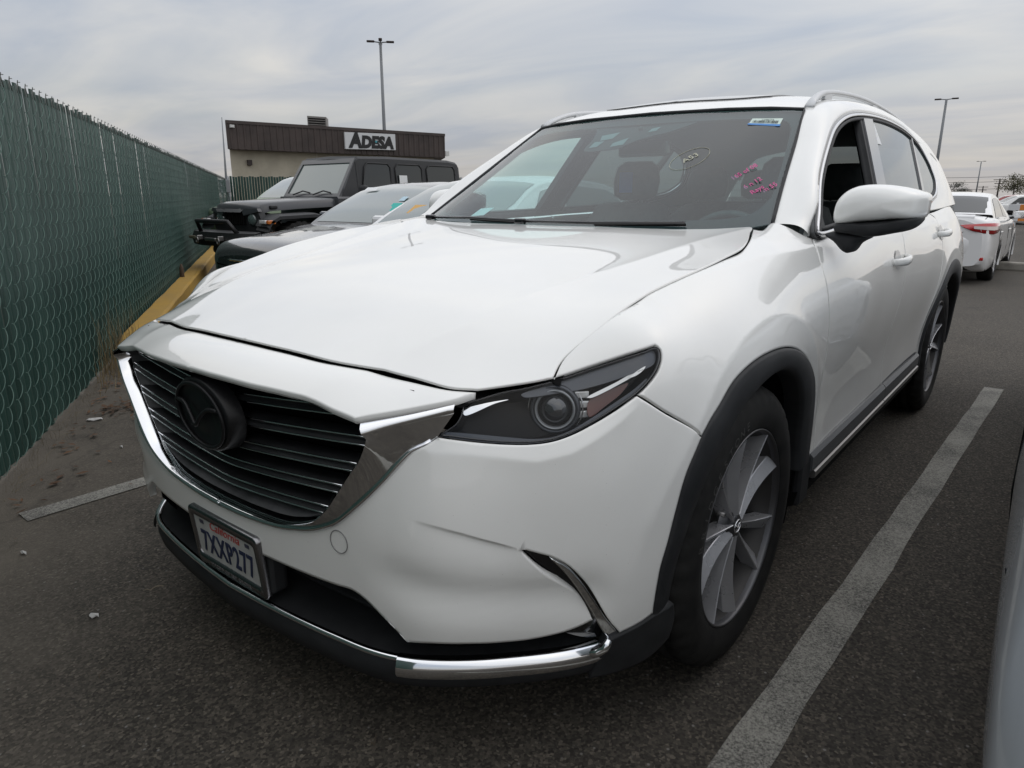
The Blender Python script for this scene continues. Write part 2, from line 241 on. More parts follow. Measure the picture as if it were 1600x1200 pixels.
RUBBER=M('tyre_rubber',(.011,.011,.011),.75,spec=.25,build=varied((.008,.008,.008),(.017,.0165,.0155),18,bs=(.3,.0006),bscale=300))
ALLOY=M('machined_grey_alloy',(.50,.50,.515),.26,.62,build=lambda t,b:t.links.new(ramp(t,noise(t,12,4),[(.3,g3(.24)),(.75,g3(.36))]),b.inputs['Roughness']))
ALLOYD=M('dark_grey_alloy',(.10,.10,.105),.38,.8)
STEEL=M('brushed_steel',(.35,.34,.33),.4,1)
RUST=M('cast_iron',(.10,.075,.06),.7,.4)
CLOTH=M('black_leather',(.05,.052,.054),.55,build=varied((.055,.058,.06),(.085,.088,.09),20,bs=(.3,.001),bscale=200))
TRIM=M('grey_interior_plastic',(.12,.135,.138),.7)
LINING=M('dark_pillar_lining',(.19,.21,.21),.85,spec=.2)
RAIL=M('silver_rail',(.56,.57,.58),.38,.55)
HEADL=M('pale_headliner',(.30,.29,.27),.9)
LAMPBLK=M('lamp_housing_black',(.006,.006,.0065),.35,spec=.15)
LAMPGREY=M('lamp_housing_grey',(.075,.08,.09),.22,.5)
AMBER=M('amber_reflector',(.10,.022,.012),.2,0,.4)
WHITEREF=M('clear_reflector',(.78,.78,.77),.15,.35)
PLATEW=M('plate_white',(.5,.5,.48),.4,build=varied((.40,.40,.385),(.52,.52,.50),12))
PLATEB=M('plate_navy_ink',(.012,.02,.06),.5)
PLATER=M('plate_red_ink',(.45,.04,.03),.5)
def glass(name,tint,rough=0.0,ior=1.5,extra=None):
    m=bpy.data.materials.new(name); m.use_nodes=True; t=m.node_tree; t.nodes.clear()
    o=t.nodes.new('ShaderNodeOutputMaterial'); mx=t.nodes.new('ShaderNodeMixShader'); tr=t.nodes.new('ShaderNodeBsdfTransparent'); gl=t.nodes.new('ShaderNodeBsdfGlossy')
    tr.inputs[0].default_value=(*tint,1); gl.inputs['Roughness'].default_value=rough; gl.inputs['Color'].default_value=(1,1,1,1)
    fr=t.nodes.new('ShaderNodeFresnel'); ge=t.nodes.new('ShaderNodeNewGeometry'); io=t.nodes.new('ShaderNodeMapRange'); io.inputs[3].default_value=ior; io.inputs[4].default_value=1/ior
    t.links.new(ge.outputs['Backfacing'],io.inputs[0]); t.links.new(io.outputs[0],fr.inputs[0])          # same reflectance from either side of the sheet
    t.links.new(fr.outputs[0],mx.inputs[0]); t.links.new(tr.outputs[0],mx.inputs[1]); t.links.new(gl.outputs[0],mx.inputs[2])
    last=mx.outputs[0]
    if extra:                                            # thin dust film, tinted teal to paint haze into the glass
        df=t.nodes.new('ShaderNodeBsdfDiffuse'); df.inputs[0].default_value=(.40,.56,.57,1); m2=t.nodes.new('ShaderNodeMixShader')
        f=ramp(t,noise(t,3.5,6),[(.3,g3(extra*.4)),(.75,g3(extra))]); t.links.new(f,m2.inputs[0]); t.links.new(last,m2.inputs[1]); t.links.new(df.outputs[0],m2.inputs[2]); last=m2.outputs[0]
    t.links.new(last,o.inputs[0]); MATS[name]=m; return m
WSGLASS=glass('windshield_glass',(.64,.88,.87),0,1.58,.03)
SIDEGLASS=glass('clear_side_glass',(.72,.80,.78),0,1.5,.03)
TINT=glass('privacy_tinted_glass',(.20,.22,.22),.0,1.75,.10)
LENS=glass('lamp_lens',(.94,.95,.96),0,1.26)
FRIT=M('windshield_frit',(.014,.011,.014),.5,spec=.2)
# ------------------------------------------------------------------ objects
def link(name,me,mat,parent=None):
    o=bpy.data.objects.new(name,me); COL.objects.link(o)
    if mat is not None and not me.materials: me.materials.append(mat)
    if parent is not None: o.parent=parent
    return o
def thing(name,label,cat,loc=(0,0,0),rz=0,group=None):
    o=bpy.data.objects.new(name,None); COL.objects.link(o); o.location=loc; o.rotation_euler=(0,0,rz); o.empty_display_size=.2
    o['label']=label; o['category']=cat
    if group: o['group']=group
    return o
def tag(o,label,cat,group=None):
    o['label']=label; o['category']=cat
    if group: o['group']=group
    return o
def meshdata(name,V,F,smooth=True,mat=None):
    me=bpy.data.meshes.new(name); me.from_pydata([tuple(map(float,v)) for v in V],[],[tuple(map(int,f)) for f in F]); me.update()
    if smooth: me.polygons.foreach_set('use_smooth',[True]*len(me.polygons))
    if mat is not None: me.materials.append(mat)
    return me
class G:
    """collects boxes, tubes, lathes, lofts into one mesh"""
    def __init__(s): s.V=[]; s.F=[]; s.sm=[]
    def add(s,V,F,smooth=False):
        k=len(s.V); s.V+= [tuple(map(float,v)) for v in V]; s.F+=[tuple(int(i)+k for i in f) for f in F]; s.sm+=[smooth]*len(F); return s
    def box(s,c,d,R=None,bev=0):
        x,y,z=[a/2 for a in d]
        if bev<=0:
            V=[(i*x,j*y,k*z) for i in(-1,1) for j in(-1,1) for k in(-1,1)]
            F=[(0,1,3,2),(4,6,7,5),(0,4,5,1),(2,3,7,6),(0,2,6,4),(1,5,7,3)]
        else:
            bm=bmesh.new(); bmesh.ops.create_cube(bm,size=1)
            for v in bm.verts: v.co=Vector((v.co.x*2*x,v.co.y*2*y,v.co.z*2*z))
            bmesh.ops.bevel(bm,geom=bm.edges[:],offset=bev,segments=2,affect='EDGES',profile=.5)
            bm.verts.index_update(); V=[tuple(v.co) for v in bm.verts]; F=[tuple(v.index for v in f.verts) for f in bm.faces]; bm.free()
        if R is not None: V=[tuple(R@Vector(v)) for v in V]
        return s.add([(v[0]+c[0],v[1]+c[1],v[2]+c[2]) for v in V],F)
    def tube(s,P,r,n=8,closed=False,caps=True,smooth=True):
        P=[Vector(p) for p in P]; m=len(P); R=r if hasattr(r,'__len__') else [r]*m
        up=Vector((0,0,1)); V=[]; prev=None
        for i,p in enumerate(P):
            t=(P[(i+1)%m]-P[i-1]) if closed else (P[min(i+1,m-1)]-P[max(i-1,0)])
            t.normalize()
            if prev is None: a=t.cross(up if abs(t.z)<.95 else Vector((1,0,0))).normalized()
            else: a=(prev-t*prev.dot(t)).normalized()
            prev=a; b=t.cross(a)
            for k in range(n): an=2*math.pi*k/n; V.append(tuple(p+(a*math.cos(an)+b*math.sin(an))*R[i]))
        F=[]
        for i in range(m if closed else m-1):
            j=(i+1)%m
            for k in range(n): l=(k+1)%n; F.append((i*n+k,i*n+l,j*n+l,j*n+k))
        if caps and not closed: F+=[tuple(range(n))[::-1],tuple(range((m-1)*n,m*n))]
        return s.add(V,F,smooth)
    def lathe(s,prof,n=48,axis='x',c=(0,0,0),smooth=True,closed=False):
        """prof: (axial, radius)"""
        V=[]; m=len(prof)
        for k in range(n):
            an=2*math.pi*k/n
            for a,r in prof:
                p=(a,r*math.cos(an),r*math.sin(an)) if axis=='x' else ((r*math.cos(an),a,r*math.sin(an)) if axis=='y' else (r*math.cos(an),r*math.sin(an),a))
                V.append((p[0]+c[0],p[1]+c[1],p[2]+c[2]))
        F=[]
        for k in range(n):
            l=(k+1)%n
            for i in range(m if closed else m-1): j=(i+1)%m; F.append((k*m+i,k*m+j,l*m+j,l*m+i))
        return s.add(V,F,smooth)
    def loft(s,rows,closed=False,smooth=True,capends=False):
        m=len(rows[0]); V=[p for r in rows for p in r]; F=[]
        for i in range(len(rows)-1):
            for k in range(m if closed else m-1): l=(k+1)%m; F.append((i*m+k,i*m+l,(i+1)*m+l,(i+1)*m+k))
        if capends: F+=[tuple(range(m))[::-1],tuple(range((len(rows)-1)*m,len(rows)*m))]
        return s.add(V,F,smooth)
    def prism(s,poly,a,b,smooth=False):
        """poly: list of 3D points, extruded by vector from offset a to b (vectors)"""
        n=len(poly); a=Vector(a); b=Vector(b)
        V=[tuple(Vector(p)+a) for p in poly]+[tuple(Vector(p)+b) for p in poly]
        return s.add(V,[tuple(range(n))[::-1],tuple(range(n,2*n))]+[(i,(i+1)%n,n+(i+1)%n,n+i) for i in range(n)],smooth)
    def mirror(s):
        k=len(s.V); n=len(s.F); s.V+=[(-x,y,z) for x,y,z in s.V]; s.F+=[tuple(i+k for i in f[::-1]) for f in s.F[:n]]; s.sm+=s.sm[:n]; return s
    def data(s,name,mat):
        me=bpy.data.meshes.new(name); me.from_pydata(s.V,[],s.F); me.update(); me.polygons.foreach_set('use_smooth',s.sm)
        if mat is not None: me.materials.append(mat)
        bm=bmesh.new(); bm.from_mesh(me); bmesh.ops.recalc_face_normals(bm,faces=bm.faces[:]); bm.to_mesh(me); bm.free()
        return me
    def build(s,name,mat,parent=None): return link(name,s.data(name,mat),mat,parent)
def mirror_obj(o,parent=None):
    me=o.data.copy(); co=np.empty(len(me.vertices)*3); me.vertices.foreach_get('co',co); co=co.reshape(-1,3); co[:,0]*=-1
    nn=None
    if me.has_custom_normals:
        nn=np.empty(len(me.loops)*3); me.corner_normals.foreach_get('vector',nn); nn=nn.reshape(-1,3)
        vi=np.empty(len(me.loops),int); me.loops.foreach_get('vertex_index',vi); vn=np.zeros((len(me.vertices),3)); vn[vi]=nn; vn[:,0]*=-1
    me.vertices.foreach_set('co',co.ravel()); me.flip_normals()
    if nn is not None: me.normals_split_custom_set_from_vertices([tuple(v) for v in vn])
    me.update(); n=bpy.data.objects.new(o.name.split('.')[0],me); COL.objects.link(n); n.parent=parent or o.parent; return n
# ------------------------------------------------------------------ trimmed panels on the design surfaces
def crom(P,step,closed=False):
    P=np.asarray(P,float); n=len(P); out=[]
    if n==2:
        k=max(1,int(np.ceil(np.linalg.norm(P[1]-P[0])/step))); return P[0]+(P[1]-P[0])*np.linspace(0,1,k+1)[:,None]
    for i in range(n if closed else n-1):
        p1,p2=P[i],P[(i+1)%n]; p0=P[i-1] if (closed or i>0) else 2*p1-p2; p3=P[(i+2)%n] if (closed or i<n-2) else 2*p2-p1
        k=max(1,int(np.ceil(np.linalg.norm(p2-p1)/step)))
        # centripetal-like tangents
        d0=max(np.linalg.norm(p1-p0),1e-6)**.5; d1=max(np.linalg.norm(p2-p1),1e-6)**.5; d2=max(np.linalg.norm(p3-p2),1e-6)**.5
        m1=(p2-p1)+d1*((p1-p0)/d0-(p2-p0)/(d0+d1)); m2=(p2-p1)+d1*((p3-p2)/d2-(p3-p1)/(d1+d2))
        for t in np.arange(k)/k:
            h=2*t**3-3*t**2+1; out.append(h*p1+(t**3-2*t**2+t)*m1+(1-h)*p2+(t**3-t**2)*m2)
    if not closed: out.append(P[-1])
    return np.array(out)
def loopq(pieces,inv,step):
    """pieces of 3-D polylines -> one closed loop in the surface's own coordinates"""
    L=[]
    for p in pieces:
        q=crom(p,step)
        if L and np.linalg.norm(L[-1]-q[0])<1e-4: q=q[1:]
        L+=list(q)
    if np.linalg.norm(L[0]-L[-1])<1e-4: L=L[:-1]
    return inv(np.array(L))
def area2(q): x,y=q.T; return .5*np.sum(x*np.roll(y,-1)-y*np.roll(x,-1))
def inpoly(P,poly):
    x,y=P[:,0][:,None],P[:,1][:,None]; x1,y1=poly.T; x2,y2=np.roll(poly,-1,0).T
    c=((y1>y)!=(y2>y))&(x<(x2-x1)*(y-y1)/(y2-y1+1e-15)+x1); return c.sum(1)%2==1
def offs(q,d):
    """offset a ccw loop inward by d"""
    t=np.roll(q,-1,0)-np.roll(q,1,0); t/=np.linalg.norm(t,axis=1)[:,None]+1e-12
    return q+d*np.stack([-t[:,1],t[:,0]],-1)
def fnormals(fn,q,outp):
    h=1e-4; a=fn(q+[h,0])-fn(q-[h,0]); b=fn(q+[0,h])-fn(q-[0,h]); n=np.cross(a,b); n/=np.linalg.norm(n,axis=1)[:,None]
    return n*np.sign((n*outp).sum(1).mean())
def panel(name,fn,loops,mat,parent,outdir,res=.022,gap=.0015,depth=.012,off=0.0,rnd=.004,mirror=None,sym=False,flange=True,feats=()):
    """loops[0] outline, others holes. outdir: rough outward vector (3,) """
    LP=[]
    for i,q in enumerate(loops):
        if (area2(q)<0)!=(i>0): q=q[::-1]
        LP.append(offs(q,gap) if gap else q)
    pts=[]; edges=[]
    for q in LP:
        k=len(pts); pts+=list(q); edges+=[(k+i,k+(i+1)%len(q)) for i in range(len(q))]
    nb=len(pts)
    mn=LP[0].min(0); mxx=LP[0].max(0)
    inner=[offs(q,rnd) for q in LP] if rnd else []
    gx=np.arange(mn[0],mxx[0],res); gy=np.arange(mn[1],mxx[1],res*.87)
    g=np.array([(x+(j%2)*res*.5,y) for j,y in enumerate(gy) for x in gx])
    keep=inpoly(g,LP[0])
    for q in LP[1:]: keep&=~inpoly(g,q)
    g=g[keep]
    allb=np.concatenate(LP); 
    if len(g): g=g[np.sqrt(((g[:,None]-allb[None])**2).sum(-1)).min(1)>res*.42]
    extra=[]
    for q in inner:
        ok=inpoly(q,LP[0])
        for h in LP[1:]: ok&=~inpoly(q,h)
        q=q[ok]
        if len(q): ok2=np.sqrt(((q[:,None]-allb[None])**2).sum(-1)).min(1)>rnd*.8; extra.append(q[ok2])
    if feats:
        fp=np.concatenate(feats); ok=inpoly(fp,LP[0])
        for h in LP[1:]: ok&=~inpoly(fp,h)
        fp=fp[ok]
        if len(fp):
            fp=fp[np.sqrt(((fp[:,None]-allb[None])**2).sum(-1)).min(1)>.003]
            if len(fp) and len(g): g=g[np.sqrt(((g[:,None]-fp[None])**2).sum(-1)).min(1)>res*.35]
            extra.append(fp)
    if extra:
        ex=np.concatenate(extra); keep_=np.ones(len(ex),bool)
        for i in range(1,len(ex)):
            if (((ex[:i][keep_[:i]]-ex[i])**2).sum(-1)<.0018**2).any(): keep_[i]=False
        extra=[ex[keep_]]
    P=np.concatenate([np.array(pts)]+extra+[g])
    vo,eo,fo,ov,oe,of=geometry.delaunay_2d_cdt([Vector(p) for p in P],edges,[],0,1e-7)
    Q=np.array([tuple(v) for v in vo]); F=np.array([tuple(f) for f in fo]); cen=Q[F].mean(1)
    k=inpoly(cen,LP[0])
    for q in LP[1:]: k&=~inpoly(cen,q)
    F=F[k]
    X=fn(Q); od=np.asarray(outdir,float); od=od if od.ndim==1 else od
    nn=fnormals(fn,Q,od[None,:])
    X=X+nn*off
    if sym:
        z0=np.abs(X[:,0])<.005; X[z0,0]=0; nn[z0,0]=0; nn/=np.linalg.norm(nn,axis=1)[:,None]
    a=np.cross(X[F[:,1]]-X[F[:,0]],X[F[:,2]]-X[F[:,0]]); fl=(a*nn[F[:,0]]).sum(1)<0; F[fl]=F[fl][:,::-1]
    V=list(X); NN=list(nn); FF=[tuple(f) for f in F]
    if flange:
        ed={}
        for f in FF:
            for i in range(3):
                e=(f[i],f[(i+1)%3]); ed[e]=1
        be=[e for e in ed if (e[1],e[0]) not in ed]
        if sym: be=[e for e in be if not (abs(X[e[0]][0])<2e-3 and abs(X[e[1]][0])<2e-3)]
        low={}
        on={}
        for i,j in be:
            t=X[j]-X[i]; o=np.cross(t,nn[i]); o/=np.linalg.norm(o)+1e-12
            for v in (i,j): on[v]=on.get(v,0)+o
        for v,o in on.items():
            o=o/(np.linalg.norm(o)+1e-12); low[v]=len(V); V.append(X[v]-nn[v]*depth); NN.append(o)
            if rnd: m=nn[v]+o*1.0; NN[v]=m/np.linalg.norm(m)
        for i,j in be: FF.append((j,i,low[i],low[j]))
    V=np.array(V); NN=np.array(NN)
    if sym:
        k=len(V); V2=V*[-1,1,1]; N2=NN*[-1,1,1]; V=np.r_[V,V2]; 
        NN=np.r_[NN,N2]; FF+= [tuple(i+k for i in f[::-1]) for f in FF]
    me=meshdata(name,V,FF,True,mat)
    me.normals_split_custom_set_from_vertices([tuple(n) for n in NN])
    o=link(name,me,mat,parent)
    return o
inv_cap=lambda P:to_cap(P)[0]; inv_yz=lambda P:np.asarray(P)[:,1:]; inv_xy=lambda P:np.asarray(P)[:,:2]; inv_xz=lambda P:np.asarray(P)[:,[0,2]]
def text_mesh(name,body,size,mat,parent,mat4,extrude=.0006,shear=0,align='CENTER',sx=1.0,space=1.0,bold=0):
    cu=bpy.data.curves.new(name,'FONT'); cu.body=body; cu.size=size; cu.extrude=extrude; cu.align_x=align; cu.align_y='CENTER'; cu.shear=shear; cu.space_character=space; cu.offset=bold; cu.resolution_u=3
    o=bpy.data.objects.new(name,cu); COL.objects.link(o); dg=bpy.context.evaluated_depsgraph_get(); me=bpy.data.meshes.new_from_object(o.evaluated_get(dg))
    bpy.data.objects.remove(o); bpy.data.curves.remove(cu)
    me.transform(Matrix.Diagonal((sx,1,1,1))); me.transform(mat4); me.materials.clear(); me.materials.append(mat)
    return link(name,me,mat,parent)
def frame(o,x,y,z):
    x=Vector(x).normalized(); z=Vector(z); z=(z-x*z.dot(x)).normalized(); y=z.cross(x)
    return Matrix(((x.x,y.x,z.x,o[0]),(x.y,y.y,z.y,o[1]),(x.z,y.z,z.z,o[2]),(0,0,0,1)))
# =================================================================== the white SUV
def polyq(P): q=inv_cap(np.array(P)); return q[np.argsort(q[:,0])]
_cr=polyq(CUR['crease']); _cra=(_cr[0,0],_cr[-1,0])
_led=polyq(LEDGE)
_sho=polyq(SHOULDER)
sab=lambda d,w:np.sqrt(d*d+w*w)
_plain_body_r=body_r
def body_r2(q):
    q=np.atleast_2d(q); r=_plain_body_r(q); P=from_cap(q,r); s,f=q[:,0],q[:,1]
    # crease in the front bumper, running into the fog-lamp slot
    d=f-np.interp(s,_cr[:,0],_cr[:,1]); A=.011*np.clip((s-_cra[0])/(_cra[1]-_cra[0]),0,1)**.7*np.clip((_cra[1]-s)/.05,0,1)
    r=r-A*np.where(d<0,np.exp(-np.maximum(-d,0)/.05)*(1-np.exp(-np.maximum(-d,0)/.003)),0)
    # hollow below the crease, flaring out again to the lower edge
    zc0=.475-.05*np.clip((P[:,0]-.55)/.3,0,1); w=np.clip((P[:,0]-.47)/.16,0,1)*np.clip((.90-P[:,0])/.06,0,1); w=w*w*(3-2*w)
    r=r-.017*w*np.exp(-((P[:,2]-zc0)/.050)**2)*np.where(P[:,1]<-.35,1,0)*np.clip((f*0+.60-P[:,2])/.04,0,1)
    # ledge under the lamp
    d=f-np.interp(s,_led[:,0],_led[:,1]); w=np.clip((s-_led[0,0])/.04+1,0,1)*np.clip((_led[-1,0]-s)/.05,0,1)
    r=r+.0065*w*np.exp(-sab(d,.004)/.028)
    # wheel-arch flare
    for cy in (.035,2.95):
        d=np.hypot(P[:,1]-cy,P[:,2]-.375)-.562; w=np.clip((P[:,2]-.42)/.15,0,1)
        r=r+.0055*w*np.exp(-sab(d,.006)/.026)
    # shoulder line
    d=f-np.interp(s,_sho[:,0],_sho[:,1]); w=np.clip((s-_sho[0,0])/.15,0,1)
    r=r+.0035*w*np.exp(-sab(d,.0025)/.022)
    return r
def body2(q): return from_cap(q,body_r2(q))
_hc=np.array(CUR['hcrease'])[:,:2]; _hc=_hc[np.argsort(_hc[:,1])]
def hood2(q):
    q=np.atleast_2d(q); z=hood_z(q); d=np.abs(q[:,0])-np.interp(q[:,1],_hc[:,1],_hc[:,0])
    return np.c_[q,z+.0055*np.exp(-sab(d,.006)/.06)]
def fline(L,offs_,step=.010):
    L=np.asarray(L); d=np.r_[0,np.cumsum(np.linalg.norm(np.diff(L,axis=0),axis=1))]; t=np.arange(0,d[-1],step); Q=np.stack([np.interp(t,d,L[:,i]) for i in range(2)],-1)
    return np.concatenate([Q+[0,o] for o in offs_])
BF=[fline(_cr,(.0025,0,-.0025,-.006,-.012,-.02)),fline(_led,(-.014,-.007,-.0025,.0025,.007,.014)),fline(_sho,(-.01,-.004,0,.004,.01),.014)]
for cy in (.035,2.95):
    for dr in (-.018,-.009,-.003,.003,.009,.018):
        a=np.linspace(0,math.pi,90); X_=np.stack([np.full(90,.97),cy+(.562+dr)*np.cos(a),.375+(.562+dr)*np.sin(a)],-1); BF.append(inv_cap(body(inv_cap(X_))))
_hq=np.concatenate([np.c_[np.interp(np.arange(-.75,.45,.02),_hc[:,1],_hc[:,0])+o,np.arange(-.75,.45,.02)] for o in (-.024,-.012,-.004,.004,.012,.024)]); HF=[_hq]
suv=thing('suv','large pearl white SUV with black oval badge and chrome grille in the nearest stall','car')
A=lambda k:[np.array(p) for p in CUR[k]]
def both(o): return [o,mirror_obj(o)]
def resamp(P,n):
    d=np.r_[0,np.cumsum(np.linalg.norm(np.diff(P,axis=0),axis=1))]; t=np.linspace(0,d[-1],n); return np.stack([np.interp(t,d,P[:,i]) for i in range(3)],-1)
# ---- hood
hl=[(0,-.82,.893),(.15,-.818,.892),(.30,-.81,.887),(.42,-.785,.880),(.52,-.768,.874),(.61,-.75,.866),(.658,-.718,.862)]
lampedge=[(.658,-.718,.862),(.70,-.668,.866),(.735,-.63,.873),(.757,-.606,.88)]
hs=CUR['hseam']; hr=[hs[-1],(.72,.478,1.126),(.6,.452,1.123),(.4,.428,1.122),(.2,.42,1.121),(0,.418,1.121)]
hq=loopq([hl,lampedge,hs,hr,[(0,.418,1.1),(0,-.82,.9)]],inv_xy,.012)
panel('hood',hood2,[hq],WHITE,suv,(0,0,1),feats=HF,res=.03,gap=.0026,sym=True,depth=.005,rnd=.003)
# ---- nose strip above the grille
NP=[(x,y-.008,z-.0055) for x,y,z in hl]+[(x,y,z) for x,y,z in NOSELOW]+[(.586,-.832,.836),(.64,-.768,.849),(0,-.893,.886),(.2,-.885,.882),(.36,-.86,.870),(.48,-.84,.856),(.56,-.80,.856)]
NP=np.array(NP); NPm=NP[NP[:,0]>0]*[-1,1,1]; NP=np.r_[NP,NPm]; nose_z=TPS(NP[:,:2],NP[:,2],1e-5)
def nose(q):
    q=np.atleast_2d(q); d=np.abs(q[:,0])-np.interp(q[:,1],[-.95,-.72],[.36,.453]); return np.c_[q,nose_z(q)+.004*np.exp(-sab(d,.006)/.05)]
hl2=[(x,y-.0095 if x<.6 else y-.005,z) for x,y,z in hl]
hf_=[(-a_,b_,c_) for a_,b_,c_ in hl[:0:-1]]+hl; g=G(); g.loft([[(x,y+.06,z-.012) for x,y,z in hf_],[(x,y+.01,z-.022) for x,y,z in hf_],[(x*.985,y-.035,z-.030) for x,y,z in hf_]]); g.build('hood_gap_shade',DARK,suv)  # dark strip below the hood gap, standing in for the shade inside it
nq=loopq([hl2,[hl2[-1],(.64,-.768,.849),(.586,-.832,.836),NOSELOW[-1]],NOSELOW[::-1],[NOSELOW[0],(0,-.828,.89)]],inv_xy,.012)
panel('nose_panel',nose,[nq],WHITE,suv,(0,0,1),res=.025,gap=.001,sym=True,depth=.016,rnd=.005)
# ---- front bumper cover
lamp=A('lamp'); lamplow=lamp[22:12:-1]               # inner corner -> fender seam
gro=A('gro'); gbot=[gro[-1],(.12,-.917,.507),(0,-.919,.503)]
lt=A('lowtop'); lt2=A('lowtop2')
bq=loopq([[gbot[-1],gbot[-2],gbot[0]],gro[::-1],lamplow,A('bumpseam'),[A('bumpseam')[-1]]+A('archf'),[A('archf')[-1],np.array((.909,-.481,.33)),A('fogout')[-1]],A('fogout')[::-1],A('fogin')[::-1],lt2[::-1],lt[::-1],[lt[0],(.09,-.917,.414),(0,-.918,.413)],[(0,-.918,.413),(0,-.919,.503)]],inv_cap,.010)
panel('front_bumper',body2,[bq],WHITE,suv,(.7,-.7,0.05),res=.02,feats=BF,gap=.0022,sym=True,depth=.02)
# tow-hook cover: a fine ring groove
hk=[body(inv_cap([p]))[0] for p in HOOK]
g=G(); g.tube([tuple(p+np.array((0,-.0012,0))) for p in hk],.0011,5,closed=True); g.build('tow_hook_cover',M('seam_grey',(.20,.20,.20),.6),suv)
# ---- front fenders
f_top=[hs[-1],(.775,.40,1.122),(.758,.555,1.133),(.80,.56,1.131),(.845,.565,1.118),(.872,.60,1.100)]
d1=DOOR1
fq=loopq([[lampedge[-1]]+[tuple(p) for p in lamp[5:9]],lamp[8:14],A('bumpseam'),A('archo'),[A('archo')[-1],d1[-1]],d1[::-1],[d1[0],(.872,.60,1.100)],f_top[::-1],hs[::-1],[hs[0],lampedge[-1]]],inv_cap,.010)
both(panel('front_fender',body2,[fq],WHITE,suv,(.8,-.1,.5),res=.022,feats=BF,gap=.0026))
hs3=crom(np.array(hs),.02); g=G(); g.loft([[tuple(p+np.array((-.016,0,-.008))) for p in hs3],[tuple(p+np.array((0,0,-.011))) for p in hs3],[tuple(p+np.array((.014,0,-.016))) for p in hs3]]); o=g.build('fender_seam_shadow',DARK,suv); mirror_obj(o)  # black strip under the hood seam draws the shadow in the gap
# ---- doors and rear quarter
BELT=[(.872,.60,1.100),(.89,1.0,1.104),(.893,1.4,1.112),(.893,1.66,1.118)]
BELT2=[(.893,1.66,1.118),(.893,2.1,1.13),(.888,2.5,1.145)]
d2=DOOR2; d3=[(.905,2.62,1.12),(.95,2.60,.97),(.965,2.52,.80),(.958,2.44,.62),(.945,2.40,.43)]
SILLT=[d1[-1],(.938,1.1,.405),(.935,1.66,.42)]; SILLT2=[(.935,1.66,.42),(.938,2.1,.43),d3[-1]]
dq=loopq([d1,SILLT,d2[::-1],[d2[0],BELT[-1]],BELT[::-1],[BELT[0],d1[0]]],inv_cap,.014)
dr1=both(panel('front_door',body2,[dq],WHITE,suv,(1,0,.1),res=.035,feats=BF,gap=.0023))
dq=loopq([d2,SILLT2,d3[::-1],[d3[0],BELT2[-1]],BELT2[::-1],[BELT2[0],d2[0]]],inv_cap,.014)
dr2=both(panel('rear_door',body2,[dq],WHITE,suv,(1,0,.1),res=.035,feats=BF,gap=.0023))
RARC=[tuple(body(inv_cap([(.97,2.95+.487*math.cos(a),.375+.487*math.sin(a))]))[0]) for a in np.linspace(math.pi-.0,.15,26)]
qb=[(.9,3.45,.42),(.86,3.9,.45),(.84,3.95,.8),(.82,3.95,1.05),(.80,3.93,1.165)]
qq=loopq([d3,[d3[-1],RARC[0]],RARC,[RARC[-1],qb[0]],qb,[qb[-1],(.845,3.4,1.16),(.872,2.9,1.15),BELT2[-1]],[BELT2[-1],d3[0]]],inv_cap,.016)
both(panel('rear_quarter_panel',body2,[qq],WHITE,suv,(1,.1,.1),res=.04,feats=BF,gap=.0023))
for par,hp in ((dr1,[(1.43,.968),(1.66,.975)]),(dr2,[(2.50,1.035),(2.74,1.043)])):
    for side,o in zip((1,-1),par):
        g=G(); rows=[]
        for t in np.linspace(0,1,11):
            y=hp[0][0]+(hp[1][0]-hp[0][0])*t; z=hp[0][1]+(hp[1][1]-hp[0][1])*t; bx=body(inv_cap([(.95,y,z)]))[0][0]
            lift=.036*math.sin(math.pi*min(max(t,0),1))**.55+.002; hh=.014+.004*math.sin(math.pi*t)
            rows.append([(side*(bx+lift+.010*math.cos(a)),y,z+hh*math.sin(a)) for a in np.linspace(0,2*math.pi,11)[:-1]])
        g.loft(rows,closed=True,capends=True); g.build('door_handle',WHITE,o)
        rows=[]
        for k in range(5):                                   # flat patch behind the handle, scoop shade put into its grey
            rr=1-k/4.; rows.append([(side*(body2(inv_cap([(.95,hp[0][0]+.10+.055*rr*math.cos(a),hp[0][1]+.004+.040*rr*math.sin(a))]))[0][0]+.0012-.0*k),hp[0][0]+.10+.055*rr*math.cos(a),hp[0][1]+.004+.040*rr*math.sin(a)) for a in np.linspace(0,2*math.pi,17)[:-1]])
        g=G(); g.loft(rows,closed=True); g.build('handle_scoop_shade',M('recess_shade_grey',(.52,.52,.52),.45,0,.6),o)
# ---- greenhouse: side frames (A-pillar, cant rail), roof skin, rear pillar
DLO=[(.60,1.112),(.70,1.190),(.83,1.288),(1.06,1.410),(1.22,1.480),(1.42,1.533),(1.65,1.565),(2.0,1.585),(2.35,1.585),(2.7,1.562),(2.95,1.512),(3.10,1.42),(3.13,1.31),(3.02,1.240),(2.75,1.195),(2.45,1.155),(2.0,1.138),(1.6,1.128),(1.0,1.115)]
DLO3=crom(sideg(np.array(DLO)),.02,True); dloq=inv_yz(DLO3)
wsl=[(.6185,1.204,1.540),(.669,.966,1.391),(.713,.752,1.257),(.755,.567,1.139)]
NST=90
Ein=resamp(crom(np.array(wsl[::-1]+[(.604,1.33,1.580),(.594,1.5,1.607),(.586,1.75,1.630),(.58,2.2,1.647),(.57,2.8,1.636),(.55,3.4,1.602),(.52,3.95,1.55)]),.01),NST)
Dout=np.array([(.868,.578,1.105),(.862,.60,1.112)]+[tuple(sideg([p])[0]) for p in DLO[1:11]]+[tuple(sideg([p])[0]) for p in ((3.30,1.47),(3.6,1.43),(3.95,1.36))])
Dout=resamp(crom(Dout,.01),NST)
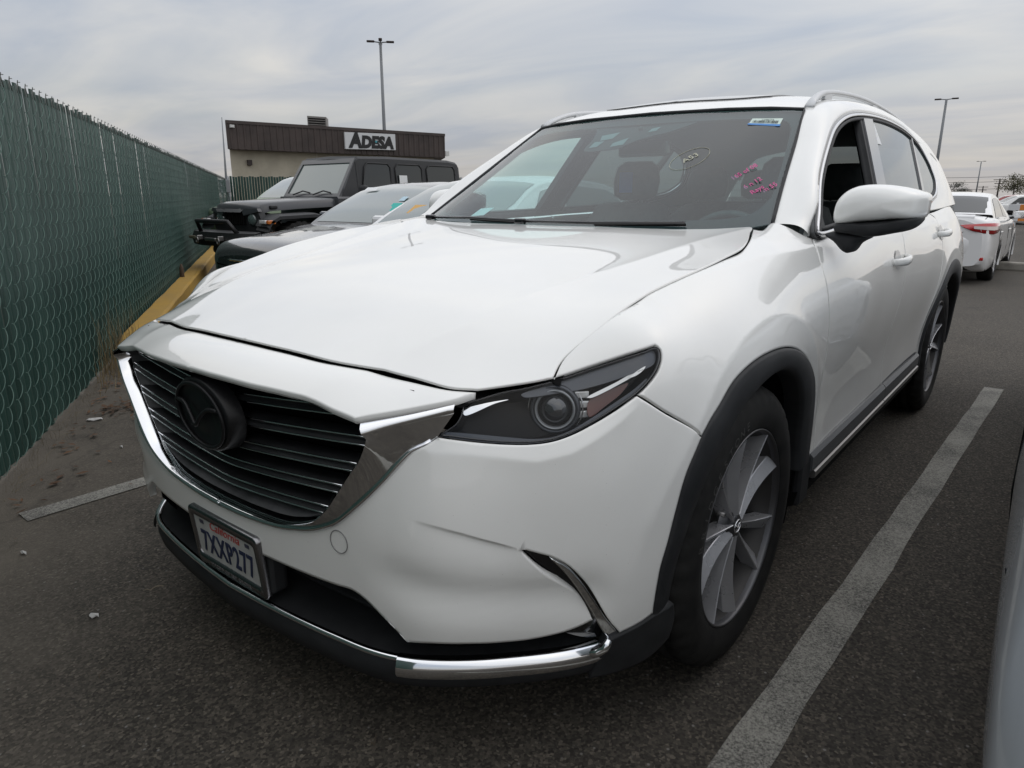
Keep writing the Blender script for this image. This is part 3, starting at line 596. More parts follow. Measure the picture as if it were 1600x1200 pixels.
def bez(E_,D_,n=9):
    tE=np.gradient(E_,axis=0); tE/=np.linalg.norm(tE,axis=1)[:,None]; tD=np.gradient(D_,axis=0); tD/=np.linalg.norm(tD,axis=1)[:,None]
    h=1e-3; gz=(side_x(D_[:,1:]+[0,h])-side_x(D_[:,1:]-[0,h]))/(2*h); up=np.stack([gz,0*gz,1+0*gz],-1); up-=tD*(up*tD).sum(1)[:,None]; up/=np.linalg.norm(up,axis=1)[:,None]
    oE=np.stack([np.ones(len(E_)),np.zeros(len(E_)),np.full(len(E_),-.10)],-1); oE-=tE*(oE*tE).sum(1)[:,None]; oE/=np.linalg.norm(oE,axis=1)[:,None]
    L=np.linalg.norm(E_-D_,axis=1)[:,None]*.42; R=[]
    for t in np.linspace(0,1,n): R.append((1-t)**3*E_+3*(1-t)**2*t*(E_+oE*L)+3*(1-t)*t*t*(D_+up*L)+t**3*D_)
    return R
R=bez(Ein,Dout,11)
g=G(); g.loft([[tuple(p) for p in R[0]+[-.004,0,-.012]]]+[[tuple(p) for p in r] for r in R]+[[tuple(p) for p in R[-1]+[-.02,0,-.004]]]); g.mirror(); g.build('side_frame',WHITE,suv)
Ri=bez(Ein+[-.02,0,-.03],Dout+[-.040,0,-.022],5); g=G(); g.loft([[tuple(p) for p in r] for r in Ri]); g.mirror(); g.build('pillar_lining',LINING,suv)
rfq=loopq([[(0,1.163,1.562),(.33,1.17,1.557),(.5,1.183,1.550),(.6185,1.204,1.540)],[tuple(p) for p in Ein[Ein[:,1]>=1.204]+[-.003,0,0]],[(.517,3.95,1.55),(.3,3.95,1.58),(0,3.95,1.6)],[(0,3.95,1.6),(0,1.163,1.56)]],inv_xy,.02)
panel('roof',roofs,[rfq],WHITE,suv,(0,0,1),res=.05,gap=.001,sym=True,depth=.014)
panel('headliner',roofs,[rfq],LINING,suv,(0,0,1),res=.08,gap=.004,sym=True,off=-.035,flange=False)
dpq=loopq([[tuple(p) for p in DLO3[int(np.argmin(np.abs(DLO3[:,1]-2.95)+(DLO3[:,2]<1.4)*9)):int(np.argmin(np.abs(DLO3[:,1]-2.45)+(DLO3[:,2]>1.3)*9))+1]],[(.888,2.45,1.147),(.872,2.9,1.153),(.845,3.4,1.163),(.80,3.93,1.17)],[(.80,3.93,1.17),(.72,3.95,1.36)],[(.72,3.95,1.375),(.70,3.6,1.452),(.69,3.30,1.492),(.69,3.08,1.512),(.70,2.95,1.512)]],inv_yz,.02)
o=panel('rear_pillar_panel',sideg,[dpq],WHITE,suv,(1,0,.4),res=.05,gap=.001,depth=.015); mirror_obj(o)
o=panel('rear_pillar_lining',sideg,[dpq],LINING,suv,(1,0,.4),res=.08,gap=0,off=-.03,flange=False,rnd=0); mirror_obj(o)
g=G(); g.loft([[(.83+.03*math.sin((y-.6)/3.3*math.pi)-(.10 if y>3.6 else 0),y,z) for y in np.linspace(.62,3.92,20)] for z in (.42,.7,1.0,1.10)]); o=g.build('door_trim',LINING,suv); mirror_obj(o)
g=G(); g.loft([[(x,3.90,z) for x in np.linspace(-.80,.80,9)] for z in (.45,1.15)]); g.build('tailgate_trim',LINING,suv)
# sunroof glass and roof rails
srq=loopq([[(0,1.36,1.62),(.30,1.37,1.6),(.40,1.44,1.6)],[(.40,1.44,1.6),(.41,2.0,1.6),(.36,2.08,1.6),(0,2.1,1.6)],[(0,2.1,1.6),(0,1.36,1.6)]],inv_xy,.03)
panel('sunroof',roofs,[srq],GLOSSBLK,suv,(0,0,1),res=.06,sym=True,off=.005,depth=.006,gap=0)
rows=[]; feet=[]
for i,t in enumerate(np.linspace(0,1,41)):
    y=1.23+2.3*t; h=.022*min(1,(t/.09))**.75*min(1,((1-t)/.12))**.8 if 0<t<1 else 0
    b=np.array([np.interp(y,Ein[:,1],Ein[:,k]) for k in range(3)])+[.012,0,-.002]
    w=.010+.009*(1-min(1,t/.12)); th=.012
    rows.append([(b[0]+w*math.cos(a),y,b[2]+h+.003+th*math.sin(a)) for a in np.linspace(0,2*math.pi,13)[:-1]])
    if i in (5,20,35): feet.append((b,h,y))
g=G(); g.loft(rows,closed=True,capends=True); r_=g.build('roof_rail',RAIL,suv); r2_=mirror_obj(r_)
for b,h,y in feet:
    g=G(); g.box((b[0],y,b[2]+h/2),(.016,.10,h+.01),bev=.005); k_=g.build('rail_foot',RAIL,r_); mirror_obj(k_,r2_)
# ---- windscreen
wsb=[(.755,.567,1.139),(.70,.50,1.126),(.6,.455,1.118),(.4,.413,1.111),(.2,.393,1.108),(0,.388,1.107)]
wq=loopq([[(0,1.161,1.560),(.33,1.168,1.555),(.5,1.181,1.548),(.617,1.203,1.539)],[(.617,1.203,1.539)]+wsl[1:],wsb,[wsb[-1],(0,1.161,1.560)]],inv_xz,.02)
panel('windshield',wsurf,[wq],WSGLASS,suv,(0,-1,.6),res=.05,sym=True,depth=.004,gap=.001,off=.001,rnd=0)
sl_=[(-x,y,z) for x,y,z in [(.33,1.166,1.558),(.5,1.180,1.551),(.618,1.202,1.541)]+[tuple(p) for p in crom(np.array(wsl),.05)[1:]]][::-1]+[(0,1.160,1.563)]+[(.33,1.166,1.558),(.5,1.180,1.551),(.618,1.202,1.541)]+[tuple(p) for p in crom(np.array(wsl),.05)[1:]]
g=G(); g.tube(sl_,.0065,6); g.build('windshield_seal',PLASTIC,suv)
# black ceramic band behind the glass edge, with the sensor patch at the top
bi=[(0,1.12,1.518),(.30,1.13,1.517),(.50,1.13,1.510),(.585,1.13,1.497),(.615,1.10,1.470)]
bl=[(.615,1.10,1.470),(.645,.975,1.395),(.690,.76,1.265),(.702,.70,1.225)]
bb=[(.702,.70,1.225),(.690,.62,1.185),(.655,.55,1.165),(.60,.53,1.158),(.4,.50,1.150),(.2,.47,1.146),(0,.46,1.145)]
fi=loopq([bi,bl,bb,[bb[-1],bi[0]]],inv_xz,.02)
def sym_loop(q,):
    h=q[q[:,0]>1e-4]; h=h[np.argsort(-np.arange(len(h)))] if False else h; return np.r_[h,(h*[-1,1])[::-1]]
wq2=loopq([[(0,1.161,1.560),(.33,1.168,1.555),(.5,1.181,1.548),(.617,1.203,1.539)],[(.617,1.203,1.539)]+wsl[1:],wsb],inv_xz,.02)
fi2=loopq([bi,bl,bb],inv_xz,.02)
panel('windshield_frit',wsurf,[sym_loop(wq2),sym_loop(fi2)],FRIT,suv,(0,-1,.6),res=.05,depth=.003,gap=.002,off=-.006,rnd=0)
sp=CUR['visband']; spq=inv_xz(np.array([(-.30,0,1.515),(-.235,0,1.513),(-.20,0,1.466),(-.19,0,1.417),(-.10,0,1.412),(-.02,0,1.420),(.03,0,1.448),(.09,0,1.466),(.15,0,1.480),(.24,0,1.518)]))
spl=inv_xz(crom(np.c_[spq[:,0],np.zeros(len(spq)),spq[:,1]],.02,False)); panel('sensor_shroud',wsurf,[spl],FRIT,suv,(0,-1,.6),res=.05,depth=.003,gap=0,off=-.0075,rnd=0)
for nm,qd in (('sensor_window',[(-.165,1.478),(-.085,1.490),(-.095,1.462),(-.150,1.455)]),('sensor_window',[(-.170,1.450),(-.125,1.452),(-.135,1.428),(-.172,1.424)]),('sensor_window',[(-.070,1.440),(-.015,1.462),(-.012,1.432),(-.066,1.424)]),('sensor_window',[(.055,1.497),(.092,1.504),(.086,1.487),(.052,1.482)])):
    panel(nm,wsurf,[np.array(qd)],M('sensor_grey',(.13,.16,.165),.4),suv,(0,-1,.6),res=.05,depth=.001,gap=0,off=-.0055,rnd=0,flange=False)
# ---- side glass, seals and bright surround
def band(name,mat,P,wout,win,lift,parent,n0=0):
    """raised strip following the closed loop P on the shell"""
    q=inv_yz(P); 
    if area2(q)<0: q=q[::-1]
    a=offs(q,-wout); m=offs(q,(win-wout)/2); b=offs(q,win); rows=[]
    Xa=sideg(a); Xm=sideg(m); Xb=sideg(b); nn=fnormals(sideg,m,np.array([.9,0,.4])[None])
    g=G(); R=[]
    for i in range(len(q)): R.append([tuple(Xa[i]-nn[i]*.006),tuple(Xa[i]+nn[i]*lift*.6),tuple(Xm[i]+nn[i]*lift),tuple(Xb[i]+nn[i]*lift*.6),tuple(Xb[i]-nn[i]*.014)])
    R.append(R[0]); g.loft(R); return g.build(name,mat,parent)
def shrink(P,d):
    q=inv_yz(P); 
    if area2(q)<0: q=q[::-1]
    return sideg(offs(q,d))
gl=[]
o=band('window_seal',GLOSSBLK,DLO3,0.002,.005,.001,suv); mirror_obj(o)
o=band('window_bright_surround',CHROMEW,shrink(DLO3,.006),0,.011,.003,suv); mirror_obj(o)
o=band('window_inner_seal',PLASTIC,shrink(DLO3,.022),0,.010,.001,suv); mirror_obj(o)
o=band('window_reveal',CLOTH,DLO3,.004,.026,-.030,suv); mirror_obj(o)
I3=shrink(DLO3,.028); iq=inv_yz(I3)
def cutq(y0,y1,l0=0,l1=0):
    """part of the opening between two leaning pillar lines (y at belt, lean per metre of height)"""
    X=sideg(iq); P=[]
    f=lambda X:(X[:,1]-(y0-l0*(X[:,2]-1.13)),(y1-l1*(X[:,2]-1.13))-X[:,1])
    out=[]; n=len(X)
    def clip(L,fn):
        R=[]
        for i in range(len(L)):
            a,b=L[i],L[(i+1)%len(L)]; fa,fb=fn(a),fn(b)
            if fa>=0: R.append(a)
            if (fa>=0)!=(fb>=0): R.append(a+(b-a)*fa/(fa-fb))
        return R
    L=[x for x in X]
    L=clip(L,lambda p:p[1]-(y0+l0*(p[2]-1.13))); L=clip(L,lambda p:(y1+l1*(p[2]-1.13))-p[1])
    L=np.array(L); d=np.linalg.norm(np.roll(L,-1,0)-L,axis=1); L=L[d>1e-4]
    Q=[]
    for i in range(len(L)):
        k=max(1,int(np.ceil(np.linalg.norm(L[(i+1)%len(L)]-L[i])/.03))); Q+=[L[i]+(L[(i+1)%len(L)]-L[i])*t/k for t in range(k)]
    return inv_yz(np.array(Q))
# pillars inside the opening
o=panel('b_pillar_trim',sideg,[cutq(1.50,1.66,.55,.55)],GLOSSBLK,suv,(.8,0,.4),res=.05,gap=0,off=.002,depth=.05,rnd=0); mirror_obj(o)
o=panel('front_window_seal',sideg,[cutq(1.46,1.505,.55,.55)],PLASTIC,suv,(.8,0,.4),res=.05,gap=0,off=-.004,depth=.03,rnd=0); mirror_obj(o)
o=panel('c_pillar_trim',sideg,[cutq(2.44,2.53,.80,.62)],GLOSSBLK,suv,(.8,0,.4),res=.05,gap=0,off=.001,depth=.03,rnd=0); mirror_obj(o)
o=panel('mirror_sail_trim',sideg,[cutq(.5,.70,.35,.35)],PLASTIC,suv,(.8,0,.4),res=.05,gap=0,off=.001,depth=.02,rnd=0); mirror_obj(o)
o=panel('rear_door_window',sideg,[cutq(1.66,2.44,.55,.80)],TINT,suv,(.8,0,.4),res=.08,gap=0,off=-.006,depth=.004,rnd=0); mirror_obj(o)
o=panel('quarter_window',sideg,[cutq(2.53,3.3,.62,.62)],TINT,suv,(.8,0,.4),res=.08,gap=0,off=-.006,depth=.004,rnd=0); mirror_obj(o)
# the driver's window is wound down; the passenger's is up
o=panel('front_door_window',sideg,[cutq(.70,1.46,.35,.55)],SIDEGLASS,suv,(.8,0,.4),res=.08,gap=0,off=-.006,depth=.004,rnd=0); mirror_obj(o); bpy.data.objects.remove(o)
lab=panel('window_sticker',sideg,[inv_yz(np.array(STICK2))],M('paper_white',(.75,.76,.76),.6),suv,(.8,0,.4),res=.08,gap=0,off=-.003,depth=.001,rnd=0)
# ---- tail of the car (mostly out of sight): hatch with its window
rowsB=[[(x,3.93+.10*(1-(x/.8)**2),z) for x in np.linspace(-.80,.80,17)] for z in (1.17,)]
g=G()
H=[(.45,.86,3.97),(.70,.88,4.02),(.95,.86,4.02),(1.16,.80,3.99)]
g.loft([[(w*u,y+.06*(1-u*u),z) for u in np.linspace(-1,1,15)] for z,w,y in H]); g.build('tailgate',WHITE,suv)
g=G(); g.loft([[(w*u,y+.05*(1-u*u),z) for u in np.linspace(-1,1,15)] for z,w,y in [(1.16,.80,3.99),(1.36,.72,3.97),(1.50,.60,3.96),(1.59,.45,3.95)]]); g.build('rear_window',TINT,suv)
# ---- arch cladding, liners
def arch(cy,outer,name):
    rows=[]
    for p in outer:
        x,y,z=p; a=math.atan2(z-.375,y-cy); R=math.hypot(y-cy,z-.375); ri=.425
        ri=min(ri,R-.03); mk=lambda r,dx:(x+dx,cy+r*math.cos(a),.375+r*math.sin(a))
        rows.append([mk(R+.001,-.012),mk(R,.003),mk(R-.006,.008),mk((R+ri)/2,.010),mk(ri+.010,.008),mk(ri,.002),mk(ri-.004,-.010),mk(ri-.006,-.05)])
    g=G(); g.loft(rows); o=g.build(name,PLASTIC,suv); mirror_obj(o)
    # liner
    g=G(); R=[]
    for a in np.linspace(math.pi*1.12,-.12*math.pi,28): R.append([(xx,cy+rr*math.cos(a),.375+rr*math.sin(a)) for xx,rr in ((.93,.423),(.80,.430),(.60,.430),(.52,.41),(.52,.05))])
    g.loft(R); o=g.build('wheel_arch_liner',DARK,suv); mirror_obj(o)
fo=A('archf')[::-1]+A('archo'); fo=crom(np.array(fo),.03); arch(.035,fo,'front_arch_cladding')
ro=crom(np.array([tuple(body(inv_cap([(.95,2.95+.487*math.cos(a),.375+.487*math.sin(a))]))[0]) for a in np.linspace(math.pi+.12,-.12,24)]),.03); arch(2.95,ro,'rear_arch_cladding')
# ---- sill cladding with bright strip
def strip(name,mat,prof,y0,y1,parent=suv):
    g=G(); R=[]
    for y in np.linspace(y0,y1,14):
        zt=.405+.02*(y-.6)/1.8; R.append([(x,y,zt+dz) for x,dz in prof])
    g.loft(R,smooth=False); 
    for r in (R[0],R[-1]): g.add(r,[tuple(range(len(r)))])
    o=g.build(name,mat,parent); mirror_obj(o)
SILLM=M('satin_grey_sill',(.075,.078,.082),.42)
for a,b in ((.60,1.655),(1.662,2.44)): strip('sill_cladding',SILLM,[(.915,.004),(.940,.001),(.951,-.012),(.951,-.058),(.944,-.064),(.915,-.066)],a,b)
for a,b in ((.64,1.655),(1.662,2.45)): strip('sill_bright_strip',SILLCH,[(.915,-.068),(.947,-.069),(.953,-.073),(.952,-.094),(.945,-.098),(.915,-.098)],a,b)
strip('sill_underside',DARK,[(.94,-.10),(.93,-.15),(.85,-.19),(.6,-.2)],.5,2.45)
g=G(); g.box((.93,.555,.33),(.03,.10,.16),bev=.01); o=g.build('mud_flap',PLASTIC,suv); mirror_obj(o)
# ---- lower valance and lip
lip=[(0,-.918),(.131,-.911),(.265,-.900),(.381,-.886),(.485,-.868),(.557,-.840),(.66,-.763),(.724,-.70),(.784,-.633),(.82,-.582),(.842,-.54)]
L3=crom(np.array([(x,y,.284) for x,y in lip]),.02)
def offp(P,d):
    t=np.gradient(P,axis=0); n=np.stack([t[:,1],-t[:,0],0*t[:,0]],-1); n/=np.linalg.norm(n,axis=1)[:,None]; return P+n*d
out_=lambda d,z:[tuple(p) for p in (offp(L3,d)+[0,0,z-.284])]
g=G(); g.loft([out_(-.20,.30),out_(-.09,.290),out_(-.03,.284),out_(-.004,.283)]); g.mirror(); g.build('lower_grille_shelf',PLASTIC,suv)
g=G(); R=[out_(-.002,.279),out_(.004,.275),out_(.006,.24),out_(.0,.215),out_(-.03,.198),out_(-.14,.190)]; g.loft(R); g.mirror(); g.build('front_valance',PLASTIC,suv)
k=int(np.argmin(np.abs(L3[:,0]-.557)))
def seg(d,z,a,b): return out_(d,z)[a:b]
g=G(); g.loft([seg(-.006,.286,0,k+1),seg(.001,.288,0,k+1),seg(.006,.2845,0,k+1),seg(.008,.279,0,k+1),seg(.004,.275,0,k+1)]); g.mirror(); g.build('lip_bright_line',CHROME,suv)
g=G(); g.loft([seg(-.010,.286,k-1,None),seg(.002,.288,k-1,None),seg(.010,.282,k-1,None),seg(.016,.268,k-1,None),seg(.018,.254,k-1,None),seg(.012,.243,k-1,None)]); o=g.build('lip_chrome_strip',CHROME,suv); mirror_obj(o)
g=G(); g.tube([(.832,-.566,.266),(.850,-.556,.272),(.864,-.549,.284),(.872,-.546,.306)],[.013,.013,.011,.008],10); o=g.build('lip_chrome_corner',CHROME,suv); mirror_obj(o)
vq=loopq([[(.868,-.548,.302),(.884,-.525,.3135),(.909,-.481,.329),(.925,-.451,.342),(.947,-.403,.352)],[(.947,-.403,.352),(.948,-.388,.30),(.94,-.385,.24)],[(.94,-.385,.24),(.90,-.43,.215),(.86,-.49,.205),(.82,-.545,.205)],[(.82,-.545,.205),(.85,-.55,.26),(.868,-.548,.302)]],inv_cap,.012)
o=panel('bumper_corner_cladding',body,[vq],PLASTIC,suv,(.8,-.6,0),res=.02,gap=0,off=.004,depth=.03); mirror_obj(o)
# lower opening back wall, fog slot back wall and chrome blade
def yfront(x): return -.918+.12*x*x+.75*max(0,abs(x)-.45)**2
g=G(); g.loft([[(x,yfront(x)+dy,z) for x in np.linspace(-.66,.66,31)] for z,dy in ((.27,.16),(.34,.13),(.40,.12),(.46,.03))]); g.build('lower_grille_mesh',DARK,suv)
for i,z in enumerate((.315,.345,.375)):
    g=G(); g.loft([[(x,yfront(x)+.105+dy,z+dz) for x in np.linspace(-.55,.55,25)] for dy,dz in ((.03,.004),(0,.004),(0,-.004),(.03,-.004))]); g.build('lower_grille_bar',PLASTIC,suv)
fogq=loopq([A('fogin'),A('fogout'),[A('fogout')[-1],np.array((.86,-.56,.29)),lt2[-3],lt2[-1]]],inv_cap,.012)
o=panel('fog_slot_backing',body,[inv_cap(crom(body(fogq),.02,True))],GLOSSBLK,suv,(.8,-.6,0),res=.03,gap=-.006,off=-.030,depth=.01,rnd=0); mirror_obj(o)
g=G(); g.loft([[tuple(body(inv_cap([p]))[0]*1.0+np.array(((-.035)*.7,(.035)*.7,-.0))) for p in lt2],[ (p[0]-.06,p[1]+.06,.272) for p in lt2]]); o=g.build('lower_slot_backing',DARK,suv); mirror_obj(o)
flq=loopq([A('fogout')[2:],[A('fogout')[-1],np.array((.880,-.530,.288)),np.array((.866,-.545,.284))],[np.array((.866,-.545,.284)),A('foglip')[5]],A('foglip')[5::-1],[A('foglip')[0],A('fogout')[2]]],inv_cap,.008)
o=panel('fog_chrome_blade',body,[flq],CHROME,suv,(.8,-.6,0),res=.012,gap=.0012,off=-.004,depth=.02,rnd=.003); mirror_obj(o)
# ---- grille
def yin(x): return -.93+.1*x*x
gi=A('grin'); gi=crom(np.array(gi+[np.array((.13,-.929,.520)),np.array((0,-.93,.517))]),.015)
go=crom(np.array(gro+[np.array(p) for p in gbot[1:]]),.015)
cre=np.array([(.640,-.768,.822),(.60,-.822,.812),(.56,-.874,.802),(.535,-.908,.795)])
pa=np.r_[crom(cre,.012),crom(gi[gi[:,2]<.790],.015)]
def resamp(P,n):
    d=np.r_[0,np.cumsum(np.linalg.norm(np.diff(P,axis=0),axis=1))]; t=np.linspace(0,d[-1],n); return np.stack([np.interp(t,d,P[:,i]) for i in range(3)],-1)
kc=int(np.argmin(np.linalg.norm(go-np.array((.572,-.836,.735)),axis=1)))
ka=len(crom(cre,.012))
PA=np.r_[resamp(pa[:ka],14),resamp(pa[ka-1:],46)[1:]]; PB=np.r_[resamp(go[:kc+1],14),resamp(go[kc:],46)[1:]]
PA=PA+[0,0,0]
rows=[]
for t in (0,.15,.35,.6,.82,1.0):
    bul=.0; L=PA+(PB-PA)*t; n=np.array([.35,-.75,-.55]); n/=np.linalg.norm(n); fade=np.minimum(1,np.linalg.norm(PB-PA,axis=1)/.06)[:,None]
    rows.append([tuple(p) for p in L-n*bul*.6*fade])
g=G(); g.loft(rows); 
# return into the opening
ret=[tuple(p+np.array((-.012,.035,.004))) for p in PA[13:]]; g.loft([[tuple(p) for p in PA[13:]],[tuple(p+np.array((-.004,.004,.002))) for p in PA[13:]],ret])
g.mirror(); wing=g.build('grille_chrome_wing',CHROME,suv)
top=crom(np.array([(.641,-.766,.840),(.588,-.828,.826),(.522,-.898,.812)]),.012); c2_=resamp(crom(cre,.012),len(top))
g=G(); g.loft([[tuple(p) for p in top],[tuple(p) for p in (top+c2_)/2+[.004,-.006,.002]],[tuple(p) for p in c2_]]); o=g.build('wing_top_facet',CHROME,suv); mirror_obj(o)
gb=np.array([p for p in go if p[2]<.775]); gbx=body(inv_cap(gb))
bead=[tuple(p+np.array((.000,-.002,.001))) for p in gbx]; g=G(); g.tube(bead,[.0035+.0025*min(1,i/6) for i in range(len(bead))],8); o=g.build('wing_outer_bead',CHROME,suv); mirror_obj(o)
# dark inner frame of the opening and mesh backing
inner=np.array([tuple(p+np.array((-.012,.035,.004))) for p in PA[13:]]); back=inner*[.93,1,1]+[0,.045,.018]
g=G(); g.loft([[tuple(p) for p in inner],[tuple(p) for p in (inner+back)/2+[0,0,.004]],[tuple(p) for p in back]]); g.mirror(); g.build('grille_inner_frame',M('dusty_black_plastic',(.035,.037,.04),.6,build=varied((.02,.021,.023),(.07,.072,.075),7)),suv)
g=G(); g.loft([[(x,-.825+.1*x*x,z) for x in np.linspace(-.56,.56,25)] for z in (.50,.60,.72,.86)]); g.build('grille_mesh_backing',DARK,suv)
g=G(); nl=crom(np.array(NOSELOW),.02); g.loft([[tuple(p+np.array((0,.006,-.008))) for p in nl],[tuple(p*np.array((.98,1,1))+np.array((0,.10,-.03))) for p in nl]]); g.mirror(); g.build('grille_upper_lip',DARK,suv)
BARZ=[(.778,.092),(.722,.088),(.664,.086),(.612,.080),(.560,.07)]; ENDX=[.47,.50,.47,.435,.385]
for (z0,sl_),ex in zip(BARZ,ENDX):
    for s_ in ((-1,1) if z0>.63 else (0,)):
        xs=np.linspace(.055 if s_ else -ex,ex,22); xs=xs if s_>=0 else -xs
        yb=lambda x:-.893+.10*x*x; zz=lambda x:z0+sl_*math.sqrt(x*x+.0016)-.003
        g=G(); g.loft([[(x,yb(x)+dy,zz(x)+dz) for x in xs] for dy,dz in ((.05,.010),(.004,.009),(.0,.007),(.006,-.001),(0,-.008),(.004,-.011),(.05,-.012))],smooth=False); bar=g.build('grille_bar',PLASTIC,suv)
        for dz in (.0085,-.0095):
            g=G(); g.tube([(x,yb(x)-.001,zz(x)+dz) for x in xs],.0021,6); g.build('bar_bright_edge',CHROME,bar)
# badge
E=(0,-.952,.735)
def ell(rx,rz,y,n=40,tilt=.10): return [(rx*math.cos(a),y+rz*math.sin(a)*-tilt*-1*0-math.sin(a)*rz*tilt,E[2]+rz*math.sin(a)) for a in np.linspace(0,2*math.pi,n+1)[:-1]]
g=G(); g.loft([ell(.118,.092,-.90),ell(.116,.090,-.935),ell(.106,.082,-.944),ell(.103,.079,-.938),ell(.05,.04,-.944),ell(.001,.001,-.946)],closed=True); BADGE=M('badge_black',(.010,.010,.011),.38,spec=.3); em=g.build('badge',BADGE,suv)
g=G(); g.tube(ell(.101,.078,-.946),.005,8,closed=True); g.build('badge_ring',BADGE,em)
wing2=[(-.088,-.949,.762),(-.05,-.953,.758),(-.02,-.957,.735),(0,-.958,.715),(.02,-.957,.735),(.05,-.953,.758),(.088,-.949,.762)]
g=G(); g.tube([tuple(p) for p in crom(np.array(wing2),.01)],.0055,8); g.build('badge_wing',BADGE,em)
# ---- headlamps
lampq=loopq([lamp+[lamp[0]]],inv_cap,.010); lampq=lampq if area2(lampq)>0 else lampq[::-1]
def lampset(side):
    def pl(name,q,mat,off,par,res=.015,depth=.002,flange=True):
        o=panel(name,body,[q],mat,par,(.7,-.7,.2),res=res,gap=0,off=off,depth=depth,rnd=0,flange=flange); o.hide_render=False; return o
    P0=offs(lampq,.0015); X=body(P0); n=fnormals(body,P0,np.array([.7,-.7,.2])[None]); X2=body(offs(lampq,.010)); n2=n
    g=G(); R=[[tuple(p) for p in X-n*.0005],[tuple(p) for p in X-n*.02],[tuple(p) for p in X2-n*.055]]; g.loft([r+[r[0]] for r in R]); hous=g.build('headlight',LAMPBLK,suv)
    pl('lamp_back',offs(lampq,.009),LAMPBLK,-.054,hous,.02)
    pl('lamp_lens',offs(lampq,.002),LENS,-.001,hous,.02,.003)
    # seal round the lens
    g=G(); Y=body(offs(lampq,.004)); g.loft([[tuple(p) for p in np.r_[X,X[:1]]-np.r_[n,n[:1]]*.003],[tuple(p) for p in np.r_[Y,Y[:1]]-np.r_[n,n[:1]]*.0005],[tuple(p) for p in np.r_[Y,Y[:1]]-np.r_[n,n[:1]]*.01]]); g.build('lamp_seal',GLOSSBLK,hous)
    for nm,key,mat,of in (('brow_sky_band','brow',LAMPGREY,-.012),('daytime_blade','blade',WHITEREF,-.016),('amber_reflector','amberr',AMBER,-.030),('inner_strip','strip',CHROME,-.012),('tip_reflector','tipw',WHITEREF,-.012)):  # brow band paints the sky reflected on the lens in grey
        pl(nm,inv_cap(crom(np.array(CUR[key]),.008,True)),mat,of,hous,.01,.006)
    lo_=[lamp[i] for i in range(12,23)]; hi_=[np.array(p)+np.array((0,0,.011+.004*math.sin(k))) for k,p in enumerate(lo_)]
    pl('lower_bezel',loopq([lo_,[lo_[-1],hi_[-1]],hi_[::-1],[hi_[0],lo_[0]]],inv_cap,.01),LAMPGREY,-.010,hous,.01,.004)
    # projector: bezel rings, lens, and light-guide ring
    pc=np.array(CUR['proj'][0]); ax=Vector((.50,-.84,.10)).normalized(); cc=Vector(pc)-ax*.036+Vector((0,0,-.006))
    B=frame(cc,ax.cross(Vector((0,0,1))).normalized(),None or (0,0,1),ax) if False else Matrix.Translation(cc)@ax.to_track_quat('Z','Y').to_matrix().to_4x4()
    def lat(nm,prof,mat,n=40):
        g=G(); g.lathe(prof,n,'z'); me=g.data(nm,mat); me.transform(B); return link(nm,me,mat,hous)
    lat('projector_shroud',[(-.03,.034),(-.004,.037),(.004,.042),(.008,.046),(.004,.050),(-.02,.052)],LAMPGREY)
    lat('projector_ring',[(.004,.035),(.010,.037),(.011,.0395),(.005,.041)],M('lamp_ring_grey',(.30,.31,.32),.25,.4))
    lat('projector_lens',[(.020,.0005),(.0185,.010),(.014,.020),(.006,.027),(-.006,.033)],M('projector_glass',(.02,.022,.025),.03,0,1.0,.8))
    lat('projector_outer_ring',[(-.014,.053),(-.008,.055),(-.014,.057)],CHROMEW)
    # stepped reflector beside the projector
    for k in range(3):
        g=G(); c0=Vector(CUR['amberr'][0]); g.box((0,0,0),(.030,.006,.014),bev=.002); me=g.data('step_reflector',WHITEREF)
        me.transform(Matrix.Translation(c0+Vector((-.016+.002*k,-.004,-.002-.020*k))+Vector((-.7,.7,0))*.022)@Matrix.Rotation(math.radians(48),4,'Z')); link('step_reflector',me,WHITEREF,hous)
    return hous
hp_=lampset(1)
h2=mirror_obj(hp_)
for ch in [c for c in COL.objects if c.parent==hp_]: mirror_obj(ch,h2)
# ---- licence plate
ty=-.0941; pc=Vector((0,-.917,.379)); up=Vector((0,-math.sin(.0941),math.cos(.0941))); nrm=Vector((0,-math.cos(.0941),-math.sin(.0941)))
PF=lambda x,z,d=0:tuple(pc+Vector((x,0,0))+up*z+nrm*d)
def rrect(w,h,r,n=5): 
    P=[]
    for cx,cz,a0 in ((w/2-r,h/2-r,0),(-w/2+r,h/2-r,90),(-w/2+r,-h/2+r,180),(w/2-r,-h/2+r,270)):
        for k in range(n+1): a=math.radians(a0+90*k/n); P.append((cx+r*math.cos(a),cz+r*math.sin(a)))
    return P
g=G(); o_=rrect(.318,.168,.014); i_=rrect(.286,.118,.012); i2=[(x,z+.004) for x,z in i_]
R=[[PF(x,z,-.010) for x,z in o_],[PF(x,z,.004) for x,z in o_],[PF(x*.985,z*.97,.007) for x,z in o_],[PF(x,z,.007) for x,z in i2],[PF(x,z,.001) for x,z in i2]]
g.loft(R,closed=True); pf=g.build('license_plate',M('plate_frame_chrome',(.25,.25,.26),.25,1),suv)
g=G(); pr=rrect(.30,.150,.010); g.add([PF(x,z,.002) for x,z in pr]+[PF(x,z,-.006) for x,z in pr],[tuple(range(len(pr)))]+[(i,(i+1)%len(pr),len(pr)+(i+1)%len(pr),len(pr)+i) for i in range(len(pr))]); g.build('plate_sheet',PLATEW,pf)
PM=lambda x,z,d:frame(PF(x,z,d),(1,0,0),None,nrm)
text_mesh('plate_number','7XXP277',.088,PLATEB,pf,PM(0,-.012,.0035),extrude=.0008,sx=.64,space=1.12,bold=.0012)
